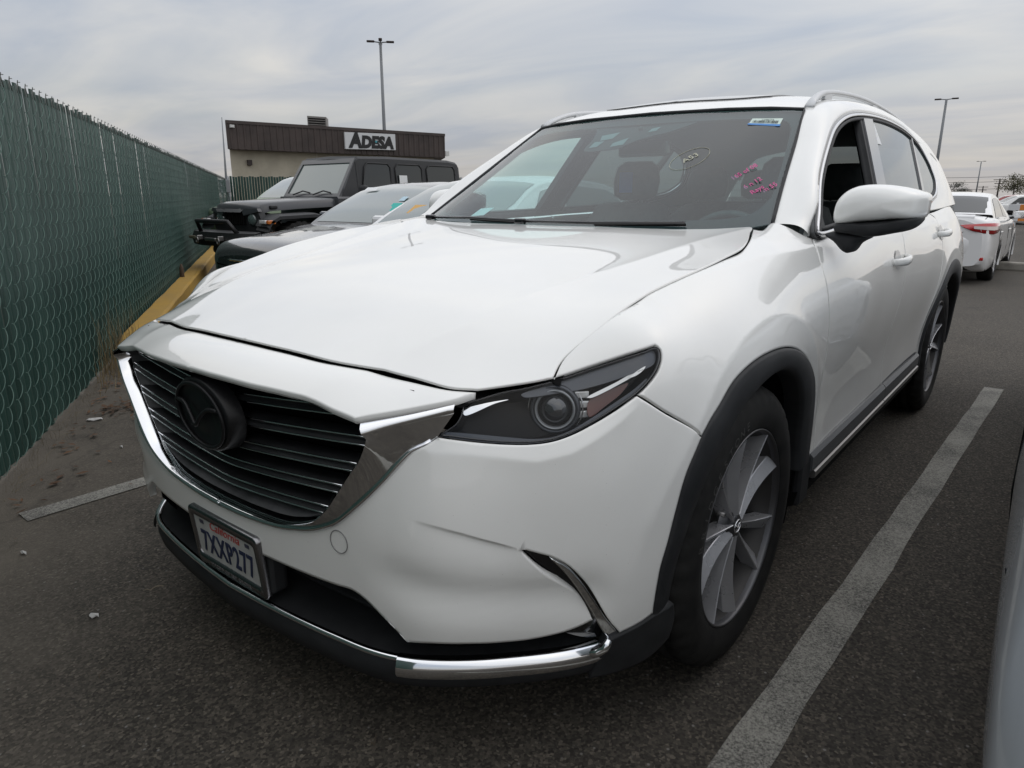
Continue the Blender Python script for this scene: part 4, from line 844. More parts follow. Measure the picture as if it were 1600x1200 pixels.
text_mesh('plate_state','California',.034,PLATER,pf,PM(0.0,.047,.003),extrude=.0004,shear=.32,sx=1.05)
text_mesh('frame_lettering','MAZDA OF ELK GROVE',.0145,M('frame_letter_grey',(.16,.16,.16),.4,.6),pf,PM(.0,-.0705,.0075),extrude=.0004,sx=1.12,space=1.1)
for x in (-.105,.105):
    g=G(); g.box((0,0,0),(.018,.010,.001)); me=g.data('plate_sticker',M('sticker_ink',(.05,.05,.08),.5)); me.transform(PM(x,.047,.003)); link('plate_sticker',me,None,pf)
g=G(); g.box(tuple(pc+Vector((0,.035,.012))),(.33,.05,.17),bev=.012); g.build('plate_bracket',PLASTIC,pf)
# ---- mirrors
def mir(outline,ring,name,mat,par):
    P=np.array(outline); P=crom(P,.012,True); c0=P.mean(0); R=[]
    for sc,dy in ring: R.append([tuple(c0+(p-c0)*sc+np.array((0,dy,0))) for p in P])
    g=G(); g.loft(R,closed=True,capends=True); return g.build(name,mat,par)
cap=A('mircap'); low=A('mirlow'); stk=A('mirstalk')
mroot=mir(cap,[(.97,.085),(1.0,.07),(1.01,.03),(1.0,0),(.96,-.030),(.88,-.052),(.74,-.068),(.5,-.078),(.2,-.082)],'side_mirror',WHITE,suv)
mlow=mir(low,[(.95,.08),(.99,.06),(1.0,.02),(.99,-.01),(.95,-.035),(.85,-.052),(.6,-.060),(.2,-.062)],'mirror_lower_case',PLASTIC,mroot)
mst=mir(stk,[(.8,.08),(1.0,.05),(1.0,0),(.9,-.02),(.5,-.03)],'mirror_foot',PLASTIC,mroot)
c0=np.array(cap).mean(0)+np.array((0,.0865,-.01)); g=G(); g.loft([[tuple(c0+(p-np.array(cap).mean(0))*s+np.array((0,d,0))) for p in crom(np.array(cap),.02,True)] for s,d in ((.92,0),(.5,0),(.01,0))],closed=True); mg=g.build('mirror_glass',CHROME,mroot)
mr2=mirror_obj(mroot); mk=[mirror_obj(x,mr2) for x in (mlow,mst,mg)]
FB=Matrix.Translation((-.935,.80,0))@Matrix.Rotation(math.radians(-82),4,'Z')@Matrix.Translation((.95,-.62,0))          # passenger mirror folded in
for x in (mr2,mk[0],mk[2]): x.data.transform(FB)
# ---- wheels
def wheel(cy,front):
    W_=thing('wheel','','') if False else None
    cx=.8315; zc_=.378
    # tyre
    prof=[(-.100,.258),(-.120,.268),(-.128,.300),(-.127,.330),(-.119,.356),(-.106,.370),(-.092,.377),(-.066,.380),(-.064,.372),(-.056,.372),(-.054,.3805),(-.020,.381),(-.018,.373),(-.008,.373),(-.006,.381),(.006,.381),(.008,.373),(.018,.373),(.020,.381),(.054,.3805),(.056,.372),(.064,.372),(.066,.380),(.092,.377),(.106,.370),(.119,.356),(.1265,.335),(.1275,.322),(.1285,.318),(.128,.300),(.124,.284),(.120,.272),(.116,.266),(.100,.258)]
    n=168; V=[]; F=[]; m=len(prof)
    for k in range(n):
        a=2*math.pi*k/n
        for j,(ax,r) in enumerate(prof):
            if (.066<=abs(ax)<=.121 and r>.35 and k%4==0): r-=.006
            V.append((cx+ax,cy+r*math.cos(a),zc_+r*math.sin(a)))
    for k in range(n):
        l=(k+1)%n
        for j in range(m-1): F.append((k*m+j,k*m+j+1,l*m+j+1,l*m+j))
    g=G(); g.add(V,F,True); ty_=g.build('tyre',RUBBER,suv)
    out=[]
    # rim
    g=G(); g.lathe([(.114,.2675),(.1185,.2665),(.1195,.264),(.118,.2615),(.110,.2590),(.100,.2575)],96,'x',(cx,cy,zc_)); rim=g.build('wheel_rim',ALLOYD,suv)
    g=G(); g.lathe([(.101,.2580),(.085,.250),(.050,.240),(-.02,.228),(-.11,.232)],64,'x',(cx,cy,zc_)); g.build('rim_barrel',M('brake_dusted_barrel',(.045,.043,.042),.5,.6),rim)
    g=G(); g.lathe([(.02,.0),(.02,.17),(.005,.172),(.005,.0)],64,'x',(cx,cy,zc_)); g.build('brake_disc',STEEL,rim)
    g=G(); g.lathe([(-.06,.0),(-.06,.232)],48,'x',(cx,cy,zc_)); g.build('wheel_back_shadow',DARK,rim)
    g=G(); R=[]
    for a in np.linspace(math.radians(20),math.radians(75),8): R.append([(cx+ax,cy+r*math.cos(a),zc_+r*math.sin(a)) for ax,r in ((-.03,.10),(.045,.11),(.05,.15),(.045,.185),(-.03,.185))])
    g.loft(R,capends=True); g.build('brake_caliper',RUST,rim)
    # five pairs of twisted blades
    def spoke(a0,sw,w0,w1,lean,dx,tip):
        rows=[]
        for t in np.linspace(0,1,17):
            r=.030+.2285*t; a=a0+sw*t**1.3; wd=(w0+(w1-w0)*t)*(1-.12*math.sin(math.pi*t)); ax=.096-.012*math.sin(math.pi*min(1,t*.95))+.014*t+dx*math.sin(math.pi*t)
            rd=Vector((0,math.cos(a),math.sin(a))); td=Vector((0,-math.sin(a),math.cos(a))); X=Vector((1,0,0)); c_=Vector((cx+ax,cy,zc_))+rd*r
            hi=.005+.003*math.sin(math.pi*t); lo=.009+.005*t; A_,B_=(hi,-lo) if lean>0 else (-lo,hi); e=max(0,(t-.9)/.1)
            rows.append([tuple(c_-td*wd-X*.040),tuple(c_-td*wd+X*(A_-.002)),tuple(c_-td*wd*.88+X*A_),tuple(c_+td*wd*.88+X*B_),tuple(c_+td*wd+X*(B_-.002)),tuple(c_+td*wd-X*.040)])
        k=6; V=[p for r in rows for p in r]; n_=len(rows)-1; F=[(i*k+j,i*k+j+1,(i+1)*k+j+1,(i+1)*k+j) for i in range(n_) for j in range(k-1)]+[(i*k+k-1,i*k,(i+1)*k,(i+1)*k+k-1) for i in range(n_)]
        g=G(); g.add(V,F,False); return g.build('spoke',ALLOY,rim)
    ph=math.radians(-104 if front else -68)
    for k in range(5):
        b=ph+k*2*math.pi/5; spoke(b-.17,-.07,.0110,.0215,.9,.0,0); spoke(b+.17,.07,.0110,.0215,-.9,.0,0)
    g=G(); g.lathe([(.068,.058),(.084,.050),(.090,.042),(.092,.034),(.096,.032),(.099,.028),(.1005,.018),(.101,.0)],40,'x',(cx,cy,zc_)); hub=g.build('hub_cap',ALLOYD,rim)
    g=G(); g.tube([(cx+.1015,cy+.021*math.cos(a),zc_+.017*math.sin(a)) for a in np.linspace(0,2*math.pi,25)[:-1]],.002,6,closed=True); g.tube([(cx+.102,cy+yy,zc_+zz) for yy,zz in ((-.018,.006),(-.008,.004),(0,-.006),(.008,.004),(.018,.006))],.0018,6); g.build('hub_emblem',CHROME,rim)
    for k in range(5):
        a=ph+.35+k*2*math.pi/5; g=G(); g.lathe([(.060,.009),(.080,.009),(.082,.006),(.078,.005)],12,'x',(cx,cy+.056*math.cos(a),zc_+.056*math.sin(a))); g.build('lug_nut',STEEL,rim)
    if front:
        word='BRIDGESTONE'
        for i,ch in enumerate(word):
            a=math.radians(168-6.6*i); r=.305; rd=Vector((0,math.cos(a),math.sin(a))); xd=Vector((0,math.sin(a),-math.cos(a)))
            text_mesh('sidewall_letter',ch,.034,M('rubber_letter',(.045,.044,.042),.6),ty_,frame(Vector((cx+.1275,cy,zc_))+rd*r,xd,None,(1,0,0)),extrude=.0010)
    return ty_,rim
for cy,fr in ((0,True),(2.93,False)):
    t_,r_=wheel(cy,fr); t2=mirror_obj(t_); r2=mirror_obj(r_)
    for ch in [c for c in COL.objects if c.parent==r_]: mirror_obj(ch,r2)
# ---- cabin
g=G(); g.box((0,1.9,.42),(1.7,3.6,.1)); g.build('cabin_floor',DARK,suv)
g=G(); g.loft([[(x,.42+dy+.10*(x/.75)**2,z) for x in np.linspace(-.76,.76,15)] for dy,z in ((-.02,1.085),(.20,1.095),(.42,1.09),(.50,1.05),(.52,.95),(.50,.6))]); g.build('dashboard',TRIM,suv)
g=G(); g.loft([[(.40+.17*math.cos(a),.90,1.0+.10*math.sin(a)) for a in np.linspace(0,math.pi,13)],[(.40+.18*math.cos(a),.70,1.0+.13*math.sin(a)) for a in np.linspace(0,math.pi,13)]]); g.build('instrument_hood',CLOTH,suv)
st=[]
for a in np.linspace(0,2*math.pi,33)[:-1]:
    st.append((.40+.185*math.cos(a),1.06+.10*-math.sin(a)*-.45,.99+.165*math.sin(a)))
g=G(); g.tube(st,.015,8,closed=True); sw=g.build('steering_wheel',CLOTH,suv)
g=G(); g.box((.40,1.05,.98),(.12,.04,.11),bev=.02); g.build('steering_boss',CLOTH,sw)
for a in (0,math.pi,-math.pi/2): 
    g=G(); g.tube([(.40+.05*math.cos(a),1.05,.98+.05*math.sin(a)),(.40+.18*math.cos(a),1.06,.99+.16*math.sin(a))],.014,6); g.build('steering_spoke',CLOTH,sw)
def seat(x,y,w,bench=False):
    def shape(pts,hw): return pts
    rows=[]
    for t,zz,yy,hw,th in ((0,.62,y+.05,.92,.09),(.2,.75,y+.08,1,.10),(.5,.95,y+.13,1,.10),(.8,1.10,y+.18,.92,.085),(.95,1.17,y+.205,.78,.07),(1,1.19,y+.21,.6,.04)):
        rows.append([(x+w/2*hw*math.copysign(abs(math.cos(a))**.5,math.cos(a)),yy+th*math.copysign(abs(math.sin(a))**.7,math.sin(a)),zz) for a in np.linspace(0,2*math.pi,25)[:-1]])
    g=G(); g.loft(rows,closed=True,capends=True); s_=g.build('seat_back',CLOTH,suv)
    g=G(); g.box((x,y-.22,.60),(w,.56,.16),bev=.05); g.build('seat_cushion',CLOTH,s_)
    for hx in ([x] if not bench else [x-w*.3,x+w*.3]):
        rows=[]
        for zz,hw,th in ((1.20,.08,.03),(1.225,.125,.05),(1.30,.135,.055),(1.37,.12,.05),(1.40,.08,.03)):
            rows.append([(hx+hw*math.copysign(abs(math.cos(a))**.6,math.cos(a)),y+.235+(zz-1.2)*.12+th*math.sin(a),zz) for a in np.linspace(0,2*math.pi,21)[:-1]])
        g=G(); g.loft(rows,closed=True,capends=True); hr_=g.build('headrest',CLOTH,s_)
        for d in (-.05,.05):
            g=G(); g.tube([(hx+d,y+.215,1.15),(hx+d,y+.235,1.24)],.006,6); g.build('headrest_post',STEEL,s_)
seat(.40,1.52,.52); seat(-.40,1.52,.52); seat(0,2.45,1.35,True); seat(0,3.25,1.2,True)
g=G(); g.box((.0,1.10,1.42),(.24,.03,.07),bev=.012); im=g.build('interior_mirror',GLOSSBLK,suv); g=G(); g.tube([(0,1.06,1.50),(0,1.10,1.44)],.01,6); g.build('mirror_arm',PLASTIC,im)
g=G(); g.box((0,1.5,.8),(.2,.9,.25),bev=.03); g.build('centre_console',TRIM,suv)
g=G(); g.box((-.36,1.585,1.29),(.075,.004,.10)); g.build('headrest_tag',M('blue_tag',(.03,.10,.32),.5),suv)
# cowl with wiper arms
g=G(); g.loft([[(x,.40+.19*(x/.76)**2+dy,1.100+.030*(x/.76)**2+dz) for x in np.linspace(-.75,.75,25)] for dy,dz in ((-.06,-.02),(.0,-.004),(.04,.0))]); g.build('cowl',PLASTIC,suv)
def wiper(P):
    X=[]
    for x,z in P: X.append(tuple(wsurf([(x,z)])[0]+np.array((0,-.014,.012))))
    g=G(); g.tube(X,.006,6); w=g.build('wiper_arm',GLOSSBLK,suv)
    g=G(); b=[tuple(wsurf([(x,z)])[0]+np.array((0,-.006,.005))) for x,z in P[1:]]; g.tube(b,.004,5); g.build('wiper_blade',RUBBER,w)
    g=G(); g.box(X[0],(.04,.03,.02),bev=.006); g.build('wiper_pivot',GLOSSBLK,w)
wiper([(-.66,1.125),(-.40,1.128),(-.10,1.121)]); wiper([(-.12,1.122),(.20,1.122),(.52,1.128)])
# ---- marks on the windscreen
def stroke(P,r,mat,name,parent):
    X=[tuple(wsurf([p])[0]+np.array((0,-.0022,.0012))) for p in P]; g=G(); g.tube(X,r,5); return g.build(name,mat,parent)
sq_=np.array([(p[0],p[2]) for p in ((.46,0,1.508),(.57,0,1.503),(.576,0,1.472),(.462,0,1.483))])
stk_=panel('barcode_sticker',wsurf,[sq_],M('sticker_pale_green',(.55,.66,.60),.5),suv,(0,-1,.6),res=.05,gap=0,off=.0025,depth=.001,rnd=0)
def lerp2(u,v): a,b,c,d=sq_; return (a*(1-u)+b*u)*(1-v)+(d*(1-u)+c*u)*v
panel('sticker_blue_band',wsurf,[np.array([lerp2(-.02,.80),lerp2(1.02,.80),lerp2(1.02,1.05),lerp2(-.02,1.05)])],M('sticker_blue',(.05,.22,.55),.5),stk_,(0,-1,.6),res=.05,gap=0,off=.0032,depth=.0005,rnd=0)
rr=random.Random(3); u=.08
while u<.92:
    w=rr.choice((.012,.02,.035)); panel('barcode_bar',wsurf,[np.array([lerp2(u,.34),lerp2(u+w,.34),lerp2(u+w,.70),lerp2(u,.70)])],M('ink_dark',(.03,.04,.04),.6),stk_,(0,-1,.6),res=.05,gap=0,off=.0032,depth=.0003,rnd=0,flange=False); u+=w+rr.choice((.015,.02,.035))
def on_ws(x,z): return Vector(wsurf([(x,z)])[0])
tm=frame(on_ws(.522,1.499)+Vector((0,-.004,.002)),(1,.12,-.05),None,(0,-.72,.60))
text_mesh('sticker_number','CM8774',.010,M('ink_dark'),stk_,tm,extrude=.0002,sx=1.3)
PINK=M('pink_paint_pen',(.60,.10,.28),.7); YEL=M('pale_paint_pen',(.46,.46,.36),.7)
def ink(text,x,z,size,ang,mat,shear=.25):
    p=on_ws(x,z); xd=Vector((1,0,0)); nr=Vector(fnormals(wsurf,np.array([[x,z]]),np.array([0,-1,.6])[None])[0]); up_=nr.cross(xd); d=xd*math.cos(ang)+up_*math.sin(ang)
    text_mesh('windshield_writing',text,size,mat,suv,frame(p+nr*.003,d,None,nr),extrude=.0004,shear=shear,bold=.0001)
for tx,x,z in (('165 of 08',.575,1.30),('6 n 12',.625,1.262),('Rays',.652,1.240),('m 55',.682,1.248)): ink(tx,x,z,.029,math.radians(62),PINK)
ec=(.345,1.355)
stroke([(ec[0]+.062*math.cos(a)+.012*math.sin(a),ec[1]+.042*math.sin(a)) for a in np.linspace(0,2*math.pi,30)],.0008,YEL,'windshield_circle_mark',suv)
ink('A53',ec[0],ec[1],.042,math.radians(58),YEL)
g=G(); g.box((-.42,.55,1.11),(.02,.02,.02)); 
pp=panel('dash_papers',wsurf,[np.array([(-.47,1.16),(-.40,1.165),(-.385,1.195),(-.455,1.19)])],M('paper_white'),suv,(0,-1,.6),res=.05,gap=0,off=-.02,depth=.001,rnd=0)
SCRAPXY= [(-0.606, -1.047), (-1.213, -1.045), (-2.652, -0.259), (-2.069, -0.357)]
TWIGXY= [(-0.623, -0.867), (0.091, -0.844), (-0.311, -1.143), (0.902, 0.756), (0.437, -0.846)]
# =================================================================== the lot
def gz(x,y):
    s=lambda a,b,t:(lambda k:k*k*(3-2*k))(min(1,max(0,(t-a)/(b-a))))
    return -.16*s(5.5,11.5,y)*s(-6.5,-3.5,x)
def asphalt(t,b):
    tc=t.nodes.new('ShaderNodeTexCoord'); P=tc.outputs['Object']
    big=noise(t,.22,5,.6,P); mid=noise(t,1.6,6,.65,P); fine=noise(t,95,3,.7,P)
    c=mixc(t,ramp(t,big,[(.35,g3(0)),(.68,g3(1))]),(.047,.042,.0365),(.076,.069,.060))
    c=mixc(t,ramp(t,mid,[(.38,g3(.0)),(.72,g3(.45))]),c,(.030,.0285,.027))
    c=mixc(t,ramp(t,fine,[(.42,g3(0)),(.62,g3(.55))]),c,(.085,.078,.068))
    # exposed aggregate: every stone its own tone
    va=t.nodes.new('ShaderNodeTexVoronoi'); va.inputs['Scale'].default_value=145; t.links.new(P,va.inputs['Vector']); sa=t.nodes.new('ShaderNodeSeparateColor'); t.links.new(va.outputs['Color'],sa.inputs[0])
    tone=ramp(t,sa.outputs[1],[(0,(.40,.385,.36)),(.5,(.86,.83,.78)),(.88,(1.35,1.29,1.19)),(1,(2.1,2.0,1.8))])
    ml=t.nodes.new('ShaderNodeMix'); ml.data_type='RGBA'; ml.blend_type='MULTIPLY'; ml.inputs[0].default_value=1.0; t.links.new(c,ml.inputs[6]); t.links.new(tone,ml.inputs[7]); c=ml.outputs[2]
    vo=t.nodes.new('ShaderNodeTexVoronoi'); vo.inputs['Scale'].default_value=75; t.links.new(P,vo.inputs['Vector'])
    sel=t.nodes.new('ShaderNodeSeparateColor'); t.links.new(vo.outputs['Color'],sel.inputs[0])
    st=ramp(t,sel.outputs[0],[(.955,g3(0)),(.97,g3(.85))]); dot=ramp(t,vo.outputs['Distance'],[(.18,g3(1)),(.34,g3(0))])
    mm=t.nodes.new('ShaderNodeMath'); mm.operation='MULTIPLY'; t.links.new(st,mm.inputs[0]); t.links.new(dot,mm.inputs[1])
    c=mixc(t,mm.outputs[0],c,(.21,.20,.185))
    # blown dust against the fence foot
    sp=t.nodes.new('ShaderNodeVectorMath'); sp.operation='DOT_PRODUCT'; t.links.new(P,sp.inputs[0]); sp.inputs[1].default_value=(.53,.848,0)
    nz=noise(t,2.2,7,.7,P); ad=t.nodes.new('ShaderNodeMath'); ad.operation='MULTIPLY_ADD'; t.links.new(nz,ad.inputs[0]); ad.inputs[1].default_value=-1.5; t.links.new(sp.outputs['Value'],ad.inputs[2])
    dm=t.nodes.new('ShaderNodeMapRange'); dm.inputs[1].default_value=-1.75; dm.inputs[2].default_value=-2.62; dm.inputs[3].default_value=0; dm.inputs[4].default_value=.85; t.links.new(ad.outputs[0],dm.inputs[0])
    c=mixc(t,dm.outputs[0],c,(.135,.118,.095))
    vm=t.nodes.new('ShaderNodeTexVoronoi'); vm.inputs['Scale'].default_value=.9; wob=t.nodes.new('ShaderNodeVectorMath'); wob.operation='ADD'; t.links.new(P,wob.inputs[0]); n3=t.nodes.new('ShaderNodeTexNoise'); n3.inputs['Scale'].default_value=4; t.links.new(P,n3.inputs['Vector']); sc_=t.nodes.new('ShaderNodeVectorMath'); sc_.operation='SCALE'; sc_.inputs['Scale'].default_value=.35; t.links.new(n3.outputs['Color'],sc_.inputs[0]); t.links.new(sc_.outputs[0],wob.inputs[1]); t.links.new(wob.outputs[0],vm.inputs['Vector'])
    c=mixc(t,ramp(t,vm.outputs['Distance'],[(.05,g3(.55)),(.17,g3(0))]),c,(.018,.017,.016))
    ve=t.nodes.new('ShaderNodeTexVoronoi'); ve.feature='DISTANCE_TO_EDGE'; ve.inputs['Scale'].default_value=.42; t.links.new(wob.outputs[0],ve.inputs['Vector'])
    c=mixc(t,ramp(t,ve.outputs['Distance'],[(.0,g3(.30)),(.005,g3(0))]),c,(.020,.019,.018))
    t.links.new(c,b.inputs['Base Color'])
    h=t.nodes.new('ShaderNodeMath'); h.operation='ADD'; t.links.new(fine,h.inputs[0]); t.links.new(noise(t,260,3,.7,P),h.inputs[1])
    bump(t,b,h.outputs[0],.55,.004)
ASPH=M('asphalt',(.05,.05,.048),.88,spec=.35,build=asphalt)
xs=[-900,-400,-150,-60,-30,-15]+[-10+.5*i for i in range(41)]+[15,30,60,150,400,900]; ys=[-900,-300,-100,-40,-15]+[-6+.5*i for i in range(57)]+[30,45,70,150,400,900]
g=G(); V=[(x,y,gz(x,y)) for y in ys for x in xs]; nx=len(xs); g.add(V,[(j*nx+i,j*nx+i+1,(j+1)*nx+i+1,(j+1)*nx+i) for j in range(len(ys)-1) for i in range(nx-1)],True); o=g.build('ground',ASPH); o['kind']='structure'
def wornpaint(col,wear=.5):
    def f(t,b):
        tc=t.nodes.new('ShaderNodeTexCoord'); P=tc.outputs['Object']
        fine=noise(t,150,4,.8,P); mid=noise(t,3.5,5,.65,P)
        ad=t.nodes.new('ShaderNodeMath'); ad.operation='MULTIPLY_ADD'; t.links.new(mid,ad.inputs[0]); ad.inputs[1].default_value=.45; t.links.new(fine,ad.inputs[2])
        k=ramp(t,ad.outputs[0],[(wear+.10,g3(.10)),(wear+.34,g3(1))])
        t.links.new(mixc(t,k,col,(.055,.052,.048)),b.inputs['Base Color']); bump(t,b,fine,.5,.003)
    return f
STRIPE=M('worn_white_line',(.4,.4,.38),.8,build=wornpaint((.33,.32,.28),.52))
def stripe(name,a,b,w,label,n=24):
    a=Vector(a); b=Vector(b); d=(b-a); L=d.length; d.normalize(); p=Vector((-d.y,d.x)); g=G(); rr=random.Random(name+label)
    rows=[]
    for i in range(n+1):
        q=a+d*L*i/n; j=rr.uniform(-.004,.004); k=rr.uniform(-.004,.004)
        rows.append([(q.x-p.x*(w/2+j),q.y-p.y*(w/2+j),gz(q.x,q.y)+.004),(q.x+p.x*(w/2+k),q.y+p.y*(w/2+k),gz(q.x,q.y)+.004)])
    g.loft(rows,smooth=False); o=g.build(name,STRIPE); o['kind']='structure'; return o
stripe('stall_line',(1.093,-1.35),(1.228,3.73),.104,'a')
stripe('stall_line',(-1.545,-.945),(-1.50,3.9),.102,'b')
for k in (1,2,3): stripe('stall_line',(-1.545-2.63*k,-.945+1.64*k),(-1.5-2.63*k,3.9+1.64*k),.10,'c%d'%k)
for k in (1,2): stripe('stall_line',(1.1+2.63*k,-1.35-1.64*k),(1.23+2.63*k,3.73-1.64*k),.10,'d%d'%k)
for k in range(4): stripe('stall_line',(1.1+2.8*k,17.0),(1.3+2.8*k,22.0),.10,'e%d'%k)
stripe('stall_line',(-1.9,10.2),(-2.0,14.8),.1,'f')
# ---- slatted chain-link fence
FE=Vector((-.848,.530,0)); FN=Vector((.530,.848,0)); F0=Vector((-2.073,-.842,0)); PITCH=.0665
def slat_mat(t,b):
    oi=t.nodes.new('ShaderNodeObjectInfo'); n=noise(t,2.2,5); s=t.nodes.new('ShaderNodeMath'); s.operation='MULTIPLY_ADD'; t.links.new(oi.outputs['Random'],s.inputs[0]); s.inputs[1].default_value=.6; t.links.new(n,s.inputs[2])
    t.links.new(ramp(t,s.outputs[0],[(.3,(.007,.030,.023)),(.8,(.014,.050,.040)),(1.0,(.022,.062,.050))]),b.inputs['Base Color'])
SLAT=M('green_pvc_slat',(.02,.05,.045),.45,build=slat_mat)
WIRE=M('green_coated_wire',(.11,.19,.165),.5,build=varied((.085,.15,.13),(.155,.245,.21),9))
fence=thing('fence','long green chain-link fence filled with vertical slats beside the stalls','fence',(0,0,0))
hw=.0368
sm=[]
for v in range(4):
    rr=random.Random(v); g=G(); h=1.80+rr.uniform(-.012,.012)
    sec=[(-hw,-.006),(-hw*.6,.001),(0,.004),(hw*.6,.001),(hw,-.006),(0,-.001)]
    g.loft([[tuple(FE*u_+FN*w_+Vector((0,0,z))) for u_,w_ in sec] for z in (.015,h)],closed=True,capends=True,smooth=False); sm.append(g.data('slat',SLAT))
rr=random.Random(11)
far=G()
N0,N1,N2=-8,292,395
for i in range(-60,N2):
    p=F0+FE*(i*PITCH)-FN*(.012+.003*(i%2))
    if N0<=i<N1:
        o=bpy.data.objects.new('slat',sm[rr.randrange(4)]); COL.objects.link(o); o.parent=fence; o.location=p+Vector((0,0,rr.uniform(-.012,.01))); o.rotation_euler=(rr.gauss(0,.0012),rr.gauss(0,.0010),rr.gauss(0,.02))
    else:
        far.add([tuple(p+FE*u_+Vector((0,0,z))) for z in (.015,1.80) for u_ in (-hw,hw)],[(0,1,3,2)])
o=far.build('slat_run',SLAT,fence); o['kind']='stuff'
# front strands of the mesh: one curved stroke over every slat
def strokes(i0,i1,nseg,sides,r):
    V=[];F=[]
    base=[]
    for s in range(nseg+1):
        t=s/nseg; base.append((PITCH*(1-(1-t)**2.1)-.004*math.sin(math.pi*t)-.02*PITCH,.0865*t**1.15,.010*math.sin(math.pi*min(1,t*1.0))+.002))
    base=[(-.010,.004,-.004)]+base
    for i in range(i0,i1):
        p0=F0+FE*(i*PITCH-PITCH/2); z=.02+(i%2)*.0865
        while z<1.74:
            k=len(V)
            for j,(a_,b_,c_) in enumerate(base):
                q=p0+FE*a_+FN*c_+Vector((0,0,z+b_))
                for s in range(sides): an=2*math.pi*s/sides+.5; V.append((q.x+FE.x*r*math.cos(an)+FN.x*r*math.sin(an),q.y+FE.y*r*math.cos(an)+FN.y*r*math.sin(an),q.z+ (r*.6*math.sin(an+1) if j in (0,1) else 0)))
            for j in range(len(base)-1):
                for s in range(sides): l=(s+1)%sides; F.append((k+j*sides+s,k+j*sides+l,k+(j+1)*sides+l,k+(j+1)*sides+s))
            z+=.173
    return V,F
g=G(); V,F=strokes(-50,150,6,5,.0022); g.add(V,F,True); V,F=strokes(150,395,3,3,.0022); g.add(V,F,True); o=g.build('chain_link_wire',WIRE,fence); o['kind']='stuff'
g=G()
for i in range(-50,395,2):
    p=F0+FE*(i*PITCH-PITCH/2)+Vector((0,0,1.755)); 
    g.tube([tuple(p+FE*-.02),tuple(p+FE*.0+Vector((0,0,.045))),tuple(p+FE*.016+Vector((0,0,.058))),tuple(p+FE*.034+FN*.006+Vector((0,0,.060)))],.0024,4); g.tube([tuple(p+FE*.03),tuple(p+FE*.006+Vector((0,0,.05))),tuple(p+FE*-.012+FN*.008+Vector((0,0,.064)))],.0024,4)
o=g.build('wire_knuckles',M('galvanised_tip',(.16,.17,.16),.5,.3),fence); o['kind']='stuff'
GALV=M('galvanised_steel',(.33,.34,.35),.5,.7,build=varied((.25,.26,.27),(.38,.39,.40),6))
g=G(); g.tube([tuple(F0+FE*-4-FN*.05+Vector((0,0,.05))),tuple(F0+FE*26.3-FN*.05+Vector((0,0,.05)))],.004,4); g.build('tension_wire',GALV,fence)
for k in range(9):
    p=F0+FE*(-2.5+3.6*k)-FN*.075; g=G(); g.tube([tuple(p),tuple(p+Vector((0,0,1.74)))],.03,10); g.build('fence_post',GALV,fence)
# torn slat hanging out
g=G(); p=F0+FE*9.6+FN*.02; g.loft([[tuple(p+FE*-.03+Vector((0,0,1.80))),tuple(p+FE*.03+Vector((0,0,1.80)))],[tuple(p+FE*-.03+FN*.02+Vector((0,0,1.55))),tuple(p+FE*.03+FN*.02+Vector((0,0,1.55)))],[tuple(p+FE*-.01+FN*.01+Vector((0,0,1.36))),tuple(p+FE*.05+FN*.01+Vector((0,0,1.36)))]]); g.build('torn_slat',M('faded_slat',(.18,.21,.21),.5),fence)
# ---- yellow kerb along the fence
def kerbpaint(t,b):
    tc=t.nodes.new('ShaderNodeTexCoord'); P=tc.outputs['Object']; n=noise(t,5,7,.7,P); f=noise(t,60,4,.7,P)
    c=mixc(t,ramp(t,n,[(.35,g3(0)),(.75,g3(.65))]),(.46,.27,.035),(.30,.20,.08)); c=mixc(t,ramp(t,f,[(.62,g3(0)),(.72,g3(.7))]),c,(.16,.14,.12)); t.links.new(c,b.inputs['Base Color']); bump(t,b,f,.5,.003)
KERB=M('yellow_kerb_paint',(.4,.25,.05),.75,build=kerbpaint)
g=G(); rows=[]
for t_ in np.linspace(2.40,24,60):
    w=random.Random(int(t_*100)).uniform(-.006,.006); p=F0+FE*t_
    e=min(1,(t_-2.40)/.10)
    rows.append([tuple(p+FN*a+Vector((0,0,z*(.55+.45*e) if z>0 else z))) for a,z in ((.02,-.02),(.022,.135+w),(.035,.152+w),(.20,.150+w),(.225,.135+w),(.24,-.02))])
g.loft(rows,smooth=False,capends=True); tag(g.build('kerb',KERB),'worn yellow painted kerb running along the green fence','kerb')
# stump of a broken post on the kerb
g=G(); p=F0+FE*7.0+FN*.06; g.tube([tuple(p),tuple(p+Vector((.01,0,.27))),tuple(p+Vector((.012,.0,.33)))],[.035,.03,.012],7); tag(g.build('post_stump',M('weathered_wood',(.10,.07,.05),.9)),'short broken wooden stump on the yellow kerb by the fence','stump')
